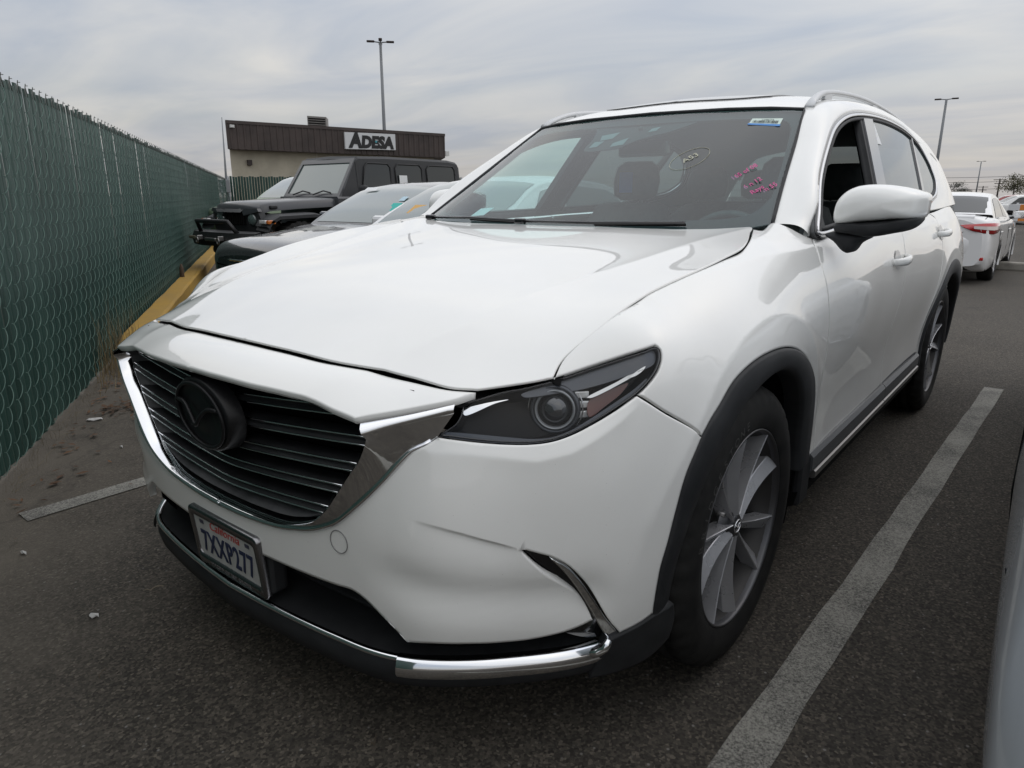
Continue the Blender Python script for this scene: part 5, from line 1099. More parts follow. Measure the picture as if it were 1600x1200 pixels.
# ---- dry weeds at the kerb end
g=G(); rr=random.Random(5)
for i in range(170):
    t_=rr.gauss(2.15,.28); a=rr.uniform(.02,.20); p=F0+FE*t_+FN*a; h=abs(rr.gauss(.16,.16))+.05; lx=rr.gauss(0,.05); ly=rr.gauss(0,.05); w=.0022
    q=[p,p+Vector((lx*.4,ly*.4,h*.6)),p+Vector((lx,ly,h))]
    g.loft([[tuple(v+Vector((-w*(1-k*.45),0,0))),tuple(v+Vector((w*(1-k*.45),0,0)))] for k,v in enumerate(q)])
    g.loft([[tuple(v+Vector((0,-w*(1-k*.45),0))),tuple(v+Vector((0,w*(1-k*.45),0)))] for k,v in enumerate(q)])
for i in range(240):
    t_=rr.uniform(-.3,2.6); a=abs(rr.gauss(.05,.05)); p=F0+FE*t_+FN*a; h=abs(rr.gauss(.03,.03))+.01; w=.0015; lx=rr.gauss(0,.03); ly=rr.gauss(0,.03)
    g.loft([[tuple(p+Vector((-w,0,0))),tuple(p+Vector((w,0,0)))],[tuple(p+Vector((lx-w*.3,ly,h))),tuple(p+Vector((lx+w*.3,ly,h)))]])
o=tag(g.build('dry_grass',M('straw',(.26,.20,.11),.9)),'dry straw coloured weeds and grass at the fence foot','grass'); o['kind']='stuff'
# ---- litter
g=G()
for i in range(330):
    if i>=230: t0_=rr.uniform(-.4,2.3); q_=F0+FE*t0_+FN*abs(rr.gauss(.05,.12)); x,y=q_.x,q_.y
    elif i<60: x,y=rr.gauss(-2.75,.10),rr.gauss(-.03,.10)
    elif i<100: x,y=rr.gauss(-2.45,.12),rr.gauss(.15,.12)
    else: x,y=rr.uniform(-3.6,-1.2),rr.uniform(-1.2,.9)
    if x+1.6*y<-3.25: continue
    a=rr.uniform(0,6.3); L=rr.uniform(.010,.035); w=L*rr.uniform(.25,.5); z=.006+rr.uniform(0,.012); d=Vector((math.cos(a),math.sin(a),0)); n_=Vector((-d.y,d.x,0)); p=Vector((x,y,z))
    g.add([tuple(p-d*L),tuple(p-n_*w+Vector((0,0,.004))),tuple(p+d*L+Vector((0,0,rr.uniform(0,.012)))),tuple(p+n_*w+Vector((0,0,.004)))],[(0,1,2,3)])
o=tag(g.build('leaf_litter',M('dead_leaf',(.11,.055,.025),.9,build=varied((.06,.035,.02),(.17,.085,.04),3))),'scattered dead brown leaves on the asphalt by the fence','leaf litter'); o['kind']='stuff'
def scrap(pts,label,name='paper_scrap',mat=None):
    g=G(); n=len(pts); c=Vector((sum(p[0] for p in pts)/n,sum(p[1] for p in pts)/n,.016)); V=[(x,y,.006+.006*(i%2)) for i,(x,y) in enumerate(pts)]+[tuple(c)]
    g.add(V,[(i,(i+1)%n,n) for i in range(n)]); g.add([(x,y,z-.003) for x,y,z in V],[((i+1)%n,i,n) for i in range(n)]); tag(g.build(name,mat or M('scrap_paper',(.55,.54,.52),.8)),label,'litter')
def blob(cx,cy,a,L,w,seed):
    r=random.Random(seed); return [(cx+L*math.cos(t)*math.cos(a)*r.uniform(.7,1.1)-w*math.sin(t)*math.sin(a),cy+L*math.cos(t)*math.sin(a)+w*math.sin(t)*math.cos(a)*r.uniform(.7,1.1)) for t in np.linspace(0,2*math.pi,9)[:-1]]
SCR=[(147,965,.016,.009,.6,'small crumpled white paper scrap on the asphalt left of the license plate'),(37,866,.018,.006,.2,'thin white paper sliver near the left picture edge below the line'),(148,657,.045,.020,.9,'flattened white wrapper beside the leaves under the fence'),(190,700,.012,.006,0,'tiny pale wood chip between the leaves and the car')]
for (cx,cy),(_,_,L,w,a,lb) in zip(SCRAPXY,SCR): scrap(blob(cx,cy,a,L,w,lb),lb)
for k,((cx,cy),a,L) in enumerate(zip(TWIGXY,(1.2,.7,2.2,.4,1.9),(.06,.05,.04,.05,.035))):
    g=G(); pts=[(cx+L*(t-.5)*math.cos(a)+.006*math.sin(7*t+k),cy+L*(t-.5)*math.sin(a)+.006*math.cos(5*t),.006+.004*math.sin(9*t)) for t in np.linspace(0,1,7)]
    g.tube(pts,.0012,5); tag(g.build('twig',M('twig_bark',(.09,.07,.05),.9) if k!=0 else M('pale_straw',(.24,.20,.14),.8)),('curled pale straw on the asphalt below the license plate','short dark twig in front of the lower bumper lip','thin twig on the asphalt at the bottom left','straw on the asphalt beside the white stall line','small twig near the bottom edge below the car')[k],'twig')
# ---- office building
BL=Vector((-30.2,16.4,0)); BR=Vector((-27.2,27.6,0)); BD=(BR-BL).normalized(); BN=Vector((BD.y,-BD.x,0))       # BN points to the lot
bld=thing('office_building','beige office building with dark brown ribbed parapet and wall sign','building')
BV=Vector((.74,-.67,0))
P_=lambda s,d,z:tuple(BL+BD*s+(BN*d if d>0 else BV*d)+Vector((0,0,z)))
STUC=M('beige_stucco',(.40,.37,.29),.9,build=varied((.36,.33,.26),(.44,.40,.32),1.5,bs=(.3,.01),bscale=25))
BROWN=M('brown_ribbed_metal',(.045,.032,.028),.55,build=varied((.036,.026,.023),(.058,.042,.037),1.2))
g=G(); V=[P_(s,d,z) for d in (-.0,-9) for s in (.22,11.15) for z in (0,3.6)]; g.add(V,[(0,1,3,2),(4,6,7,5),(0,4,5,1),(2,3,7,6),(1,5,7,3)]); g.build('wall',STUC,bld)
g=G(); V=[P_(s,d,z) for s,d,z in ((0,.55,3.29),(11.55,.55,3.25),(11.55,.55,4.47),(0,.55,4.51),(0,-9.3,3.29),(11.55,-9.3,3.25),(11.55,-9.3,4.47),(0,-9.3,4.51))]; g.add(V,[(0,1,2,3),(4,7,6,5),(0,3,7,4),(1,5,6,2),(3,2,6,7),(0,4,5,1)]); par=g.build('parapet',BROWN,bld)
for k in range(38):
    g=G(); s=.15+k*.305; z1=4.51-.04*s/11.55; a=P_(s,.56,3.29); g.add([P_(s+a_,d,z) for z in (3.30,z1-.02) for a_,d in ((0,.55),(.03,.585),(.09,.585),(.12,.55))],[(0,1,5,4),(1,2,6,5),(2,3,7,6)]); g.build('parapet_rib',BROWN,par)
g=G(); g.add([P_(s,d,z) for s,d,z in ((0,.60,4.40),(11.55,.60,4.36),(11.55,.60,4.50),(0,.60,4.54),(0,.50,4.54),(11.55,.50,4.50))],[(0,1,2,3),(3,2,5,4)]); g.build('parapet_cap',BROWN,par)
# sign
g=G(); g.add([P_(s,d,z) for d in (.60,.72) for s,z in ((5.66,3.49),(8.45,3.53),(8.45,4.32),(5.66,4.29))],[(0,3,2,1),(4,5,6,7),(0,1,5,4),(1,2,6,5),(2,3,7,6),(3,0,4,7)]); sg=g.build('wall_sign',M('sign_white',(.62,.63,.64),.5),bld)
FM=lambda s,d,z:frame(P_(s,d,z),BD,None,BN)
INK=M('sign_black',(.010,.010,.011),.5)
text_mesh('sign_lettering','A',.98,INK,sg,FM(6.20,.73,3.90),extrude=.012,shear=.12,sx=.90,bold=.055)
text_mesh('sign_lettering','DESA',.76,INK,sg,FM(7.40,.73,3.84),extrude=.012,shear=.12,sx=.96,bold=.050,space=1.02)
star=[]
for k in range(10): r_=.085 if k%2==0 else .036; a=math.pi/2+k*math.pi/5; star.append((7.33+r_*math.cos(a),3.90+r_*math.sin(a)))
g=G(); g.add([P_(s,.765,z) for s,z in star],[tuple(range(10))]); g.build('sign_star',M('sign_teal',(.08,.38,.45),.5),sg)
g=G(); g.add([P_(s,.722,z) for s,z in ((5.72,3.55),(8.39,3.59),(8.39,3.62),(5.72,3.58))],[(0,1,2,3)]); 
# roof unit, lamp, trim
g=G(); V=[P_(s,d,z) for d in (-2.0,-.9) for s in (3.95,4.95) for z in (4.45,5.10)]; g.add(V,[(0,1,3,2),(4,6,7,5),(0,4,5,1),(2,3,7,6),(1,5,7,3)]); ac=g.build('roof_unit',M('dusty_metal',(.20,.19,.18),.6,.3),bld)
for k in range(4):
    g=G(); g.add([P_(s,-.88,z) for z in (4.62+.11*k,4.68+.11*k) for s in (4.0,4.9)],[(0,1,3,2)]); g.build('unit_louvre',DARK,ac)
g=G(); g.add([P_(s,d,z) for d in (.02,.20) for s in (.95,1.15) for z in (2.62,2.86)],[(0,1,3,2),(4,6,7,5),(0,4,5,1),(2,3,7,6),(0,2,6,4),(1,5,7,3)]); g.build('wall_lamp',M('dark_bronze',(.03,.02,.018),.6),bld)
g=G(); g.add([P_(s,d,z) for d in (.60,.75) for s in (.16,.34) for z in (4.22,4.34)],[(0,1,3,2),(4,6,7,5),(0,4,5,1),(2,3,7,6),(0,2,6,4),(1,5,7,3)]); g.build('floodlight',M('floodlight_white',(.6,.6,.58),.5),bld)
g=G(); g.add([P_(s,.005,z) for z in (0,3.3) for s in (4.4,4.44)],[(0,1,3,2)]); g.build('downpipe',M('pale_grey_metal',(.5,.48,.42),.6),bld)
g=G(); g.add([P_(s,d,z) for d in (.3,.5) for s in (11.6,11.85) for z in (3.35,3.6)],[(0,1,3,2),(4,6,7,5),(0,4,5,1),(2,3,7,6),(0,2,6,4),(1,5,7,3)]); g.build('corner_lamp',M('floodlight_white'),bld)
# ---- side fence in front of the building
fb=thing('slatted_fence','dark green slatted fence standing in front of the beige building','fence'); a0=F0+FE*26.2; d0=Vector((.62,.785,0)).normalized()
for k in range(120):
    p=a0+d0*(k*.10); g=G(); dz=.05*math.sin(k*1.7); g.add([tuple(p+d0*u_+Vector((0,0,z))) for z in (.05,1.93+dz*.4) for u_ in (-.042,.042)],[(0,1,3,2)]); g.build('slat',SLAT,fb)
for k in range(5):
    p=a0+d0*(k*3.0)+Vector((.05,-.03,0)); g=G(); g.tube([tuple(p),tuple(p+Vector((0,0,1.95)))],.03,8); g.build('post',GALV,fb)
# ---- poles
def polar(az,dist): a=math.radians(az); return Vector((1.522+dist*math.sin(a),-1.685+dist*math.cos(a),0))
GREY=M('grey_pole_paint',(.20,.21,.22),.5,.3)
def light_pole(az,dist,h,label,heads,r=.10,banner=False):
    p=polar(az,dist); t=thing('light_pole',label,'light pole',tuple(p)); g=G(); g.tube([(0,0,0),(0,0,h*.5),(0,0,h)],[r*1.25,r,r*.75],10); g.build('mast',GREY,t)
    g=G(); g.lathe([(0,r*2.6),(.5,r*2.6),(.55,r*1.3)],12,'z'); g.build('footing',M('pole_concrete',(.3,.29,.27),.9),t)
    for k in range(heads):
        a=math.radians(-az)+ (k*math.pi/2 if heads==4 else k*math.pi); d=Vector((math.cos(a),math.sin(a),0)); g=G(); g.tube([(0,0,h-.05),tuple(d*.6+Vector((0,0,h+.02)))],.05,6); g.build('bracket',GREY,t)
        g=G(); g.box(tuple(d*.78+Vector((0,0,h+.02))),(.62,.28,.14),R=Matrix.Rotation(a,3,'Z'),bev=.04); hd=g.build('lamp_head',M('dark_bronze'),t)
    if banner:
        g=G(); g.box((-1.0,0,4.0),(1.6,.05,.7),R=Matrix.Rotation(-.85,3,'Y')); g.build('banner',M('banner_dark',(.05,.045,.04),.7),t)
        g=G(); g.box((0,0,3.9),(.45,.4,.7),bev=.03); g.build('control_box',GREY,t)
    return t
light_pole(-48.70,62,13.15,'tall grey light pole with clustered lamp heads above the office roof',4,.14)
light_pole(-8.62,90,10.95,'tall light pole with two lamp heads and a bracket behind the SUV',2,.15,True)
light_pole(-6.09,235,10.2,'distant thin light pole with a flat twin head at right',2,.16)
def flag(az,d,h):
    p=polar(az,d); t=thing('antenna_mast','slim leaning antenna mast with a box at the fence end','mast',tuple(p)); g=G(); g.tube([(-.30,0,0),(-.12,0,h*.5),(0.0,0,h)],[.05,.04,.012],8); g.build('mast',GREY,t); g=G(); g.box((-.2,-.05,1.55),(.35,.25,.45),bev=.02); g.build('meter_box',GREY,t)
flag(-60.28,27.6,3.85)
def utility(az,d,h,label):
    p=polar(az,d); t=thing('utility_pole',label,'utility pole',tuple(p)); g=G(); g.tube([(0,0,0),(0,0,h)],[.28,.2],8); g.build('mast',M('creosote_wood',(.06,.05,.045),.9),t)
    for dz,w in ((.4,3.6),(1.6,2.8)):
        g=G(); g.box((0,0,h-dz),(w,.18,.22)); arm=g.build('crossarm',M('creosote_wood'),t)
    return p
u1=utility(-4.90,300,6.9,'dark wooden utility pole with crossarm at the far right skyline'); u2=utility(-5.75,360,5.1,'smaller utility pole beside the thin distant light pole'); u3=utility(-6.75,420,4.2,'faint farthest utility pole above the white sedan')
for k,(dz,s0) in enumerate(((0,-2),(-.9,0),(-2.2,2))):
    pts=[]
    a,b=polar(-62,420),polar(12,330)
    for t_ in np.linspace(0,1,40): q=a.lerp(b,t_); pts.append((q.x,q.y,8.2+dz*1.8+1.3*(((t_*6)%1)-.5)**2*4-1))
    g=G(); g.tube(pts,.06,4); tag(g.build('power_line',M('black_cable',(.05,.05,.055),.8)),('uppermost power cable across the far sky','middle power cable across the far sky','lowest power cable across the far sky')[k],'power line','far power lines')
# ---- far trees
def tree(az,d,h,w,label,seed,col,sparse=1.0):
    p=polar(az,d); t=thing('tree',label,'tree',tuple(p)); rr=random.Random(seed); g=G(); g.tube([(0,0,0),(.1*w*.1,0,h*.4),(0,0,h*.8)],[h*.03,h*.02,h*.008],7)
    for k in range(7):
        a=rr.uniform(0,6.3); z=h*rr.uniform(.35,.65); g.tube([(0,0,z),(w*.3*math.cos(a),w*.3*math.sin(a),z+h*.2)],[h*.012,h*.004],5)
    g.build('trunk',M('bark',(.07,.055,.045),.9),t)
    g=G(); cl=[(rr.gauss(0,w*.26),rr.gauss(0,w*.26),h*rr.uniform(.42,.92)) for k in range(16)]
    for k in range(int(1500*sparse)):
        c=cl[rr.randrange(16)]; s=h*.10; q=Vector((c[0]+rr.gauss(0,s),c[1]+rr.gauss(0,s),c[2]+rr.gauss(0,s*.7)))
        a=Vector((rr.gauss(0,1),rr.gauss(0,1),rr.gauss(0,1))).normalized(); b=a.cross(Vector((rr.gauss(0,1),rr.gauss(0,1),rr.gauss(0,1)))).normalized(); L=h*.028
        g.add([tuple(q-a*L),tuple(q-b*L*.5),tuple(q+a*L),tuple(q+b*L*.5)],[(0,1,2,3)])
    g.build('crown',col,t)
LEAF1=M('leaf_olive',(.075,.075,.03),.8,build=varied((.05,.055,.022),(.11,.095,.04),.6)); LEAF2=M('leaf_dark',(.03,.035,.022),.8)
tree(-4.05,150,4.6,3.6,'olive green tree with thin upper twigs beyond the parked cars',1,LEAF1); tree(-3.2,160,3.6,5,'low rounded olive tree at the far right edge',2,LEAF1)
tree(-7.6,190,4.1,6,'dark spreading tree just above the white sedan roof',3,LEAF2); tree(-6.95,190,3.2,4,'small dark tree beside the spreading tree above the sedan',4,LEAF2,.7)
tree(-2.0,160,4.2,6,'olive tree beyond the right picture edge',5,LEAF1); tree(-42.6,260,5.0,9,'dark distant tree seen past the black off-road vehicle roof',6,LEAF2,.6)
# =================================================================== other vehicles
CARGLASS=M('car_glass_reflective',(.020,.024,.025),.04,0,.0,.5)
CARGLASSL=M('car_glass_pale',(.10,.135,.13),.04,0,1.0,.9)
TAIL=M('tail_lamp_red',(.42,.008,.010),.12,0,1.0); TAILC=M('tail_lamp_clear',(.62,.55,.53),.12,.3,1.0)
g=G(); pr=[(-.10,.20),(-.11,.24),(-.108,.29),(-.095,.318),(-.05,.325),(.05,.325),(.095,.318),(.108,.29),(.11,.24),(.10,.20)]; g.lathe(pr,48,'x'); TYRE_ME=g.data('tyre',RUBBER)
g=G(); g.lathe([(.098,.215),(.10,.205),(.085,.195),(-.05,.19)],40,'x')
RIM_ME=g.data('rim',ALLOY); g=G(); g.lathe([(.02,0),(.02,.195)],32,'x'); BACK_ME=g.data('rim_back',DARK)
g=G(); g.box((.085,0,.10),(.02,.045,.20),bev=.006); SPK_ME=g.data('spoke',ALLOY); g=G(); g.lathe([(.10,0),(.10,.03),(.07,.05)],16,'x'); CAP_ME=g.data('hub_cap',ALLOYD)
def put(me,name,par,M4=None):
    o=bpy.data.objects.new(name,me); COL.objects.link(o); o.parent=par
    if M4 is not None: o.matrix_local=M4
    return o
def car_wheel(par,x,y,r=.325,detail=True):
    s=r/.325; B=Matrix.Translation((x,y,r))@(Matrix.Rotation(math.pi,4,'Z') if x<0 else Matrix.Identity(4))@Matrix.Scale(s,4)
    w=put(TYRE_ME,'wheel',par,B); 
    if detail:
        put(RIM_ME,'rim',w); put(BACK_ME,'rim_back',w); put(CAP_ME,'hub_cap',w)
        for k in range(5): put(SPK_ME,'spoke',w,Matrix.Rotation(k*2*math.pi/5+.3,4,'X'))
def gridspl(R,ny,nx):
    R=np.array(R,float); a=np.stack([resample_par(R[i],nx) for i in range(len(R))]); b=np.stack([resample_par(a[:,j],ny) for j in range(nx)],1); return b
def resample_par(P,n):
    P=np.asarray(P,float); m=len(P); out=[]
    for t in np.linspace(0,m-1,n):
        i=min(int(t),m-2); f=t-i; p1,p2=P[i],P[i+1]; p0=P[i-1] if i>0 else 2*p1-p2; p3=P[i+2] if i<m-2 else 2*p2-p1
        m1=(p2-p0)/2; m2=(p3-p1)/2; h=2*f**3-3*f**2+1; out.append(h*p1+(f**3-2*f*f+f)*m1+(1-h)*p2+(f**3-f*f)*m2)
    return np.array(out)
def sedan(name,label,cat,loc,rz,pm,group=None,w=.91,wb=2.82,fo=.92,ro=1.08,H=1.43,belt=.93,hoodz=.93,nosez=.70,trunkz=1.02,wsb=.50,wst=1.30,rwt=2.45,rwb=3.15,glassm=None,detail=True,z0=0.0,front=True,mirrors=True,skip=None):
    t=thing(name,label,cat,loc,rz,group); gm=glassm or CARGLASS
    yr=wb+ro
    st=[(-fo,.62,nosez-.12,nosez-.06),(-fo+.06,.76,nosez-.04,nosez+.02),(-fo+.22,.86,nosez+.04,nosez+.10),(-.35,.90,hoodz-.13,hoodz-.06),(0.1,.91,hoodz-.07,hoodz-.01),(wsb,.912,belt-.01,hoodz+.03),(wst,.915,belt,belt+.03),(wb*.6,.915,belt+.01,belt+.04),(rwb-.35,.915,belt+.03,belt+.07),(rwb,.91,belt+.04,trunkz),(yr-.25,.88,belt+.03,trunkz+.01),(yr-.06,.84,belt-.02,trunkz-.005),(yr,.76,belt-.10,trunkz-.06)]
    R=[]
    for y,hw_,zs,zt in st:
        k=hw_/.91*w; zb=.20 if -fo+.1<y<yr-.1 else .30
        R.append([(0,y,zb),(k*.80,y,zb),(k*.965,y,zb+.07),(k*1.0,y,.50),(k*1.0,y,.66 if zs>.72 else zs-.05),(k*.985,y,max(zs-.10,.67) if zs>.78 else zs-.03),(k*.955,y,zs-.01),(k*.88,y,zs+(zt-zs)*.45),(k*.60,y,zt-.006),(k*.28,y,zt+.006),(0,y,zt+.01)])
    nd_=(60,40) if detail else (30,22); Gd=gridspl(R,*nd_); g=G(); g.loft([[tuple(p) for p in r] for r in Gd]); g.loft([[tuple(p) for p in Gd[0]],[(0,-fo-.0,.45)]*nd_[1]]); g.loft([[tuple(p) for p in Gd[-1]],[(0,yr+.005,.6)]*nd_[1]]); g.mirror()
    kf=[i for i,f in enumerate(g.F) if not any(math.hypot(sum(g.V[j][1] for j in f)/len(f)-cy,sum(g.V[j][2] for j in f)/len(f)-.335)<.375 and abs(g.V[f[0]][0])>w*.55 and (skip is None or (cy,1 if g.V[f[0]][0]>0 else -1)!=(wb,skip)) for cy in (0,wb))]; g.F=[g.F[i] for i in kf]; g.sm=[g.sm[i] for i in kf]; body_=g.build('body',pm,t)
    # cabin
    def hprof(y):
        L=[(wsb,hoodz+.02),(wsb+.25*(wst-wsb),hoodz+.02+.30*(H-hoodz)),(wst-.12,H-.085),(wst+.12,H-.028),((wst+rwt)/2,H),(rwt,H-.045),(rwt+.2,H-.10),(rwb,trunkz+.01)]
        return float(np.interp(y,[a for a,_ in L],[b for _,b in L]))
    ysm=np.linspace(wsb,rwb,61); hv=np.array([hprof(y) for y in ysm]); 
    for _ in range(6): hv[1:-1]=(hv[:-2]+2*hv[1:-1]+hv[2:])/4
    HP=lambda y:float(np.interp(y,ysm,hv))
    memo={}
    def cab(y,v,off=0):
        ky=round(y,3)
        if ky not in memo: memo[ky]=cabsec(y)
        p=memo[ky][int(round(v*50))]; return np.array((p[0],y,p[1]))
    def cabsec(y):
        h=HP(y); f=(h-belt)/(H-belt); f=max(.02,f); wb_=w*.905; wt=wb_-(wb_-w*.68)*f
        P=[(wb_,belt-.01),(wb_-(wb_-wt)*.52,belt+(h-belt)*.50),(wt+.008,h-.075*f),(wt-.045,h-.018*f),(wt*.5,h+.012*f),(0,h+.018*f)]
        return resample_par(np.array(P),51)
    g=G(); rows=[[tuple(cab(y,v)) for v in np.linspace(0,1,26)] for y in ysm[::2]]; g.loft(rows); g.mirror(); g.build('cabin_frame',pm,t)
    def pane(nm,poly,mat,both_,off=.004,n=9,m=9):
        """poly: corner (y,v) quad a,b,c,d"""
        a,b,c,d=[np.array(q,float) for q in poly]; rows=[]
        for i in range(n):
            s=i/(n-1); rw=[]
            for j in range(m):
                u_=j/(m-1); q=(a*(1-s)+b*s)*(1-u_)+(d*(1-s)+c*s)*u_; y,v=q; P=cab(y,v); e=.01
                dy=cab(min(y+e,rwb),v)-cab(max(y-e,wsb),v); dv=cab(y,min(1,v+.02))-cab(y,max(0,v-.02)); nr=np.cross(dv,dy); nr/=np.linalg.norm(nr)+1e-9
                if nr[2]<0 and v>.6: nr=-nr
                if nr[0]<0 and v<=.6: nr=-nr
                rw.append(tuple(P+nr*off))
            rows.append(rw)
        g=G(); g.loft(rows); 
        if both_=='sym': g.mirror(); g.build(nm,mat,t)
        else: o=g.build(nm,mat,t); mirror_obj(o)
    pane('windshield',[(wsb+.04,.62),(wst-.02,.60),(wst-.02,1),(wsb+.04,1)],gm,'sym',n=13)
    pane('rear_window',[(rwt+.10,.60),(rwb-.06,.64),(rwb-.06,1),(rwt+.10,1)],gm,'sym',n=13)
    mid=wb*.56
    pane('front_side_window',[(wsb+.45,.06),(mid-.03,.06),(mid-.06,.38),(wst-.02,.38)],gm,'pair')
    pane('rear_side_window',[(mid+.04,.06),(rwb-.30,.07),(rwt+.0,.37),(mid+.01,.38)],gm,'pair')
    for cy in (0,wb):
        for sx in (1,-1):
            if skip==sx and cy==wb: continue
            g=G(); an_=np.linspace(-.28,math.pi+.28,40); g.loft([[(sx*(w*xo),cy+r_*math.cos(a_),.335+r_*math.sin(a_)) for a_ in an_] for xo,r_ in ((.96,.352),(1.002,.355),(1.008,.362),(1.006,.40),(.996,.445))]); g.build('wheel_arch_lip',pm,t)
            g=G(); g.loft([[(sx*xo,cy+r_*math.cos(a_),.335+r_*math.sin(a_)) for a_ in np.linspace(-.3,math.pi+.3,24)] for xo,r_ in ((w*.96,.37),(w*.62,.37),(w*.60,.02))]); g.build('wheel_arch_liner',DARK,t)
            car_wheel(t,sx*(w-.125),cy,.335,detail)
    if detail:
        for sx in (1,-1):
            for yy in (wsb+.22,mid,rwb-.15):
                g=G(); g.tube([(sx*(w*1.001),yy,belt-.10),(sx*(w*1.006),yy+.01,.66),(sx*(w*1.006),yy+.02,.5),(sx*w*.985,yy+.02,.28)],.0035,4); g.build('door_seam',DARK,t)
            for yy in (mid-.28,rwb-.42):
                g=G(); g.box((sx*(w*.998),yy,belt-.16),(.03,.20,.025),bev=.008); g.build('door_handle',pm,t)
            if not mirrors: continue
            g=G(); g.box((sx*(w+.09),wsb+.38,belt+.08),(.20,.10,.13),bev=.035); mm_=g.build('side_mirror',pm,t); g=G(); g.tube([(sx*(w-.06),wsb+.40,belt+.02),(sx*(w+.05),wsb+.38,belt+.05)],.025,6); g.build('mirror_arm',PLASTIC,mm_); g=G(); g.box((sx*(w+.09),wsb+.432,belt+.08),(.17,.004,.10)); g.build('mirror_glass',CHROME,mm_)
    if front:
        for sx in (1,-1):
            g=G(); g.add([(sx*w*a,y,z) for a,y,z in ((.56,-fo+.055,nosez-.05),(.80,-fo+.16,nosez-.02),(.965,-.42,nosez+.07),(.95,-.45,nosez+.0),(.84,-fo+.15,nosez-.10),(.58,-fo+.035,nosez-.12))],[(0,1,2,3,4,5)]); hl_=g.build('headlight',CARGLASSL,t)
            g=G(); g.tube([(sx*w*a,y-.008,z) for a,y,z in ((.58,-fo+.04,nosez-.115),(.84,-fo+.145,nosez-.098),(.95,-.455,nosez+.0))],.010,6); g.build('headlight_trim',CHROME,hl_)
        for k in range(4):
            g=G(); g.tube([(x*w,-fo-.012+.12*abs(x)**2,nosez-.11-.05*k) for x in np.linspace(-.46,.46,11)],.012,6); g.build('grille_bar',CHROME if k==0 else GLOSSBLK,t)
    return t
BLACKP=paint('black_paint',(.012,.012,.014),.25); WHITEP=paint('gloss_white_paint',(.74,.74,.74),.3); SILVER=M('silver_blue_paint',(.50,.54,.58),.35,.05,1.0)
bs=sedan('sedan','glossy black sedan with turquoise windshield sticker parked before the off-road vehicle','car',(-5.36,3.28,0),0,BLACKP,H=1.39,hoodz=.86,belt=.88,nosez=.66,trunkz=.98,glassm=CARGLASSL)
ws_=sedan('sedan','white sedan with orange windshield sticker mostly hidden behind the SUV hood','car',(-2.92,2.12,0),0,WHITEP,H=1.40,hoodz=.88,belt=.89,nosez=.66,trunkz=1.0,glassm=CARGLASSL)
sv=sedan('sedan','silver blue car whose flank fills the bottom right corner','car',(2.418,3.42,0),math.pi,SILVER,w=.925,belt=.95,hoodz=.95,ro=1.35,mirrors=False,skip=1)
g=G(); g.tube([(1*.60,4.165,.60),(1*.76,4.14,.60),(1*.838,4.075,.602),(1*.880,3.94,.606),(1*.905,3.75,.61)],.003,5); g.build('bumper_seam',DARK,sv)
g=G(); g.tube([(-1*.60,4.165,.60),(-1*.76,4.14,.60),(-1*.838,4.075,.602),(-1*.880,3.94,.606),(-1*.905,3.75,.61)],.003,5); g.build('bumper_seam',DARK,sv)
cm=sedan('sedan','white sedan with red tail lights parked facing away behind the SUV','car',(-.46,15.44,-.16),math.pi,WHITEP,H=1.44,w=.91,belt=.96,hoodz=.94,trunkz=1.08,rwt=2.35,rwb=3.20,wst=1.35,front=False)
# tail details of the white sedan (local y runs to the rear)
yr=2.82+1.08
for sx in (1,-1):
    R1=[(sx*.40,yr-.03,.935),(sx*.58,yr-.03,.955),(sx*.74,yr-.06,.968),(sx*.85,yr-.15,.972),(sx*.885,yr-.30,.968),(sx*.895,yr-.46,.955)]; R2=[(sx*.46,yr-.02,.90),(sx*.60,yr-.02,.845),(sx*.74,yr-.045,.815),(sx*.85,yr-.14,.80),(sx*.892,yr-.29,.815),(sx*.905,yr-.43,.86)]
    o1=[(p[0]+sx*.03,p[1]+.04,p[2]) for p in R1]; o2=[(p[0]+sx*.03,p[1]+.04,p[2]) for p in R2]
    g=G(); g.loft([R1,o1,o2,R2]); tl=g.build('tail_light',TAIL,cm)
    i1=[tuple(np.array(a)*.70+np.array(b)*.30+np.array((sx*.004,.012,0))) for a,b in zip(o1,o2)][1:]; i2=[tuple(np.array(a)*.36+np.array(b)*.64+np.array((sx*.004,.012,0))) for a,b in zip(o1,o2)][1:]
    g=G(); g.loft([i1,i2]); g.build('lamp_insert',TAILC,tl)
    g=G(); g.box((sx*.70,yr-.02,.42),(.22,.03,.05),bev=.01); g.build('rear_reflector',TAIL,cm)
    g=G(); g.tube([(sx*.44,yr+.012,.80),(sx*.60,yr-.035,.90),(sx*.72,yr-.075,1.0),(sx*.76,yr-.20,1.06)],.005,4); g.build('boot_seam',DARK,cm)
g=G(); g.loft([[(x,yr+dy-.05*abs(x/.84)**2-.13*abs(x/.84)**6,z) for x in np.linspace(-.86,.86,31)] for dy,z in ((-.02,.775),(.022,.76),(.040,.70),(.042,.60),(.036,.50),(.02,.44))]); g.build('rear_bumper',WHITEP,cm)
g=G(); g.loft([[(x,yr+dy-.03*abs(x/.6)**2,z) for x in np.linspace(-.60,.60,21)] for dy,z in ((.004,.79),(.012,.86),(.004,.93),(-.008,1.0),(-.002,1.06),(-.03,1.085),(-.12,1.095))]); g.build('boot_lid',WHITEP,cm)
g=G(); g.loft([[(x,yr-.03+dy-.16*abs(x/.8)**3,z) for x in np.linspace(-.84,.84,17)] for dy,z in ((.0,.48),(.012,.40),(.0,.28),(-.06,.22))]); g.build('rear_diffuser',PLASTIC,cm)
g=G(); g.box((0,yr-.02,.70),(.42,.02,.15),bev=.005); g.build('rear_plate_recess',PLASTIC,cm)
g=G(); g.box((0,yr+.01,.88),(.70,.02,.03),bev=.006); g.build('boot_trim',CHROMEW,cm)
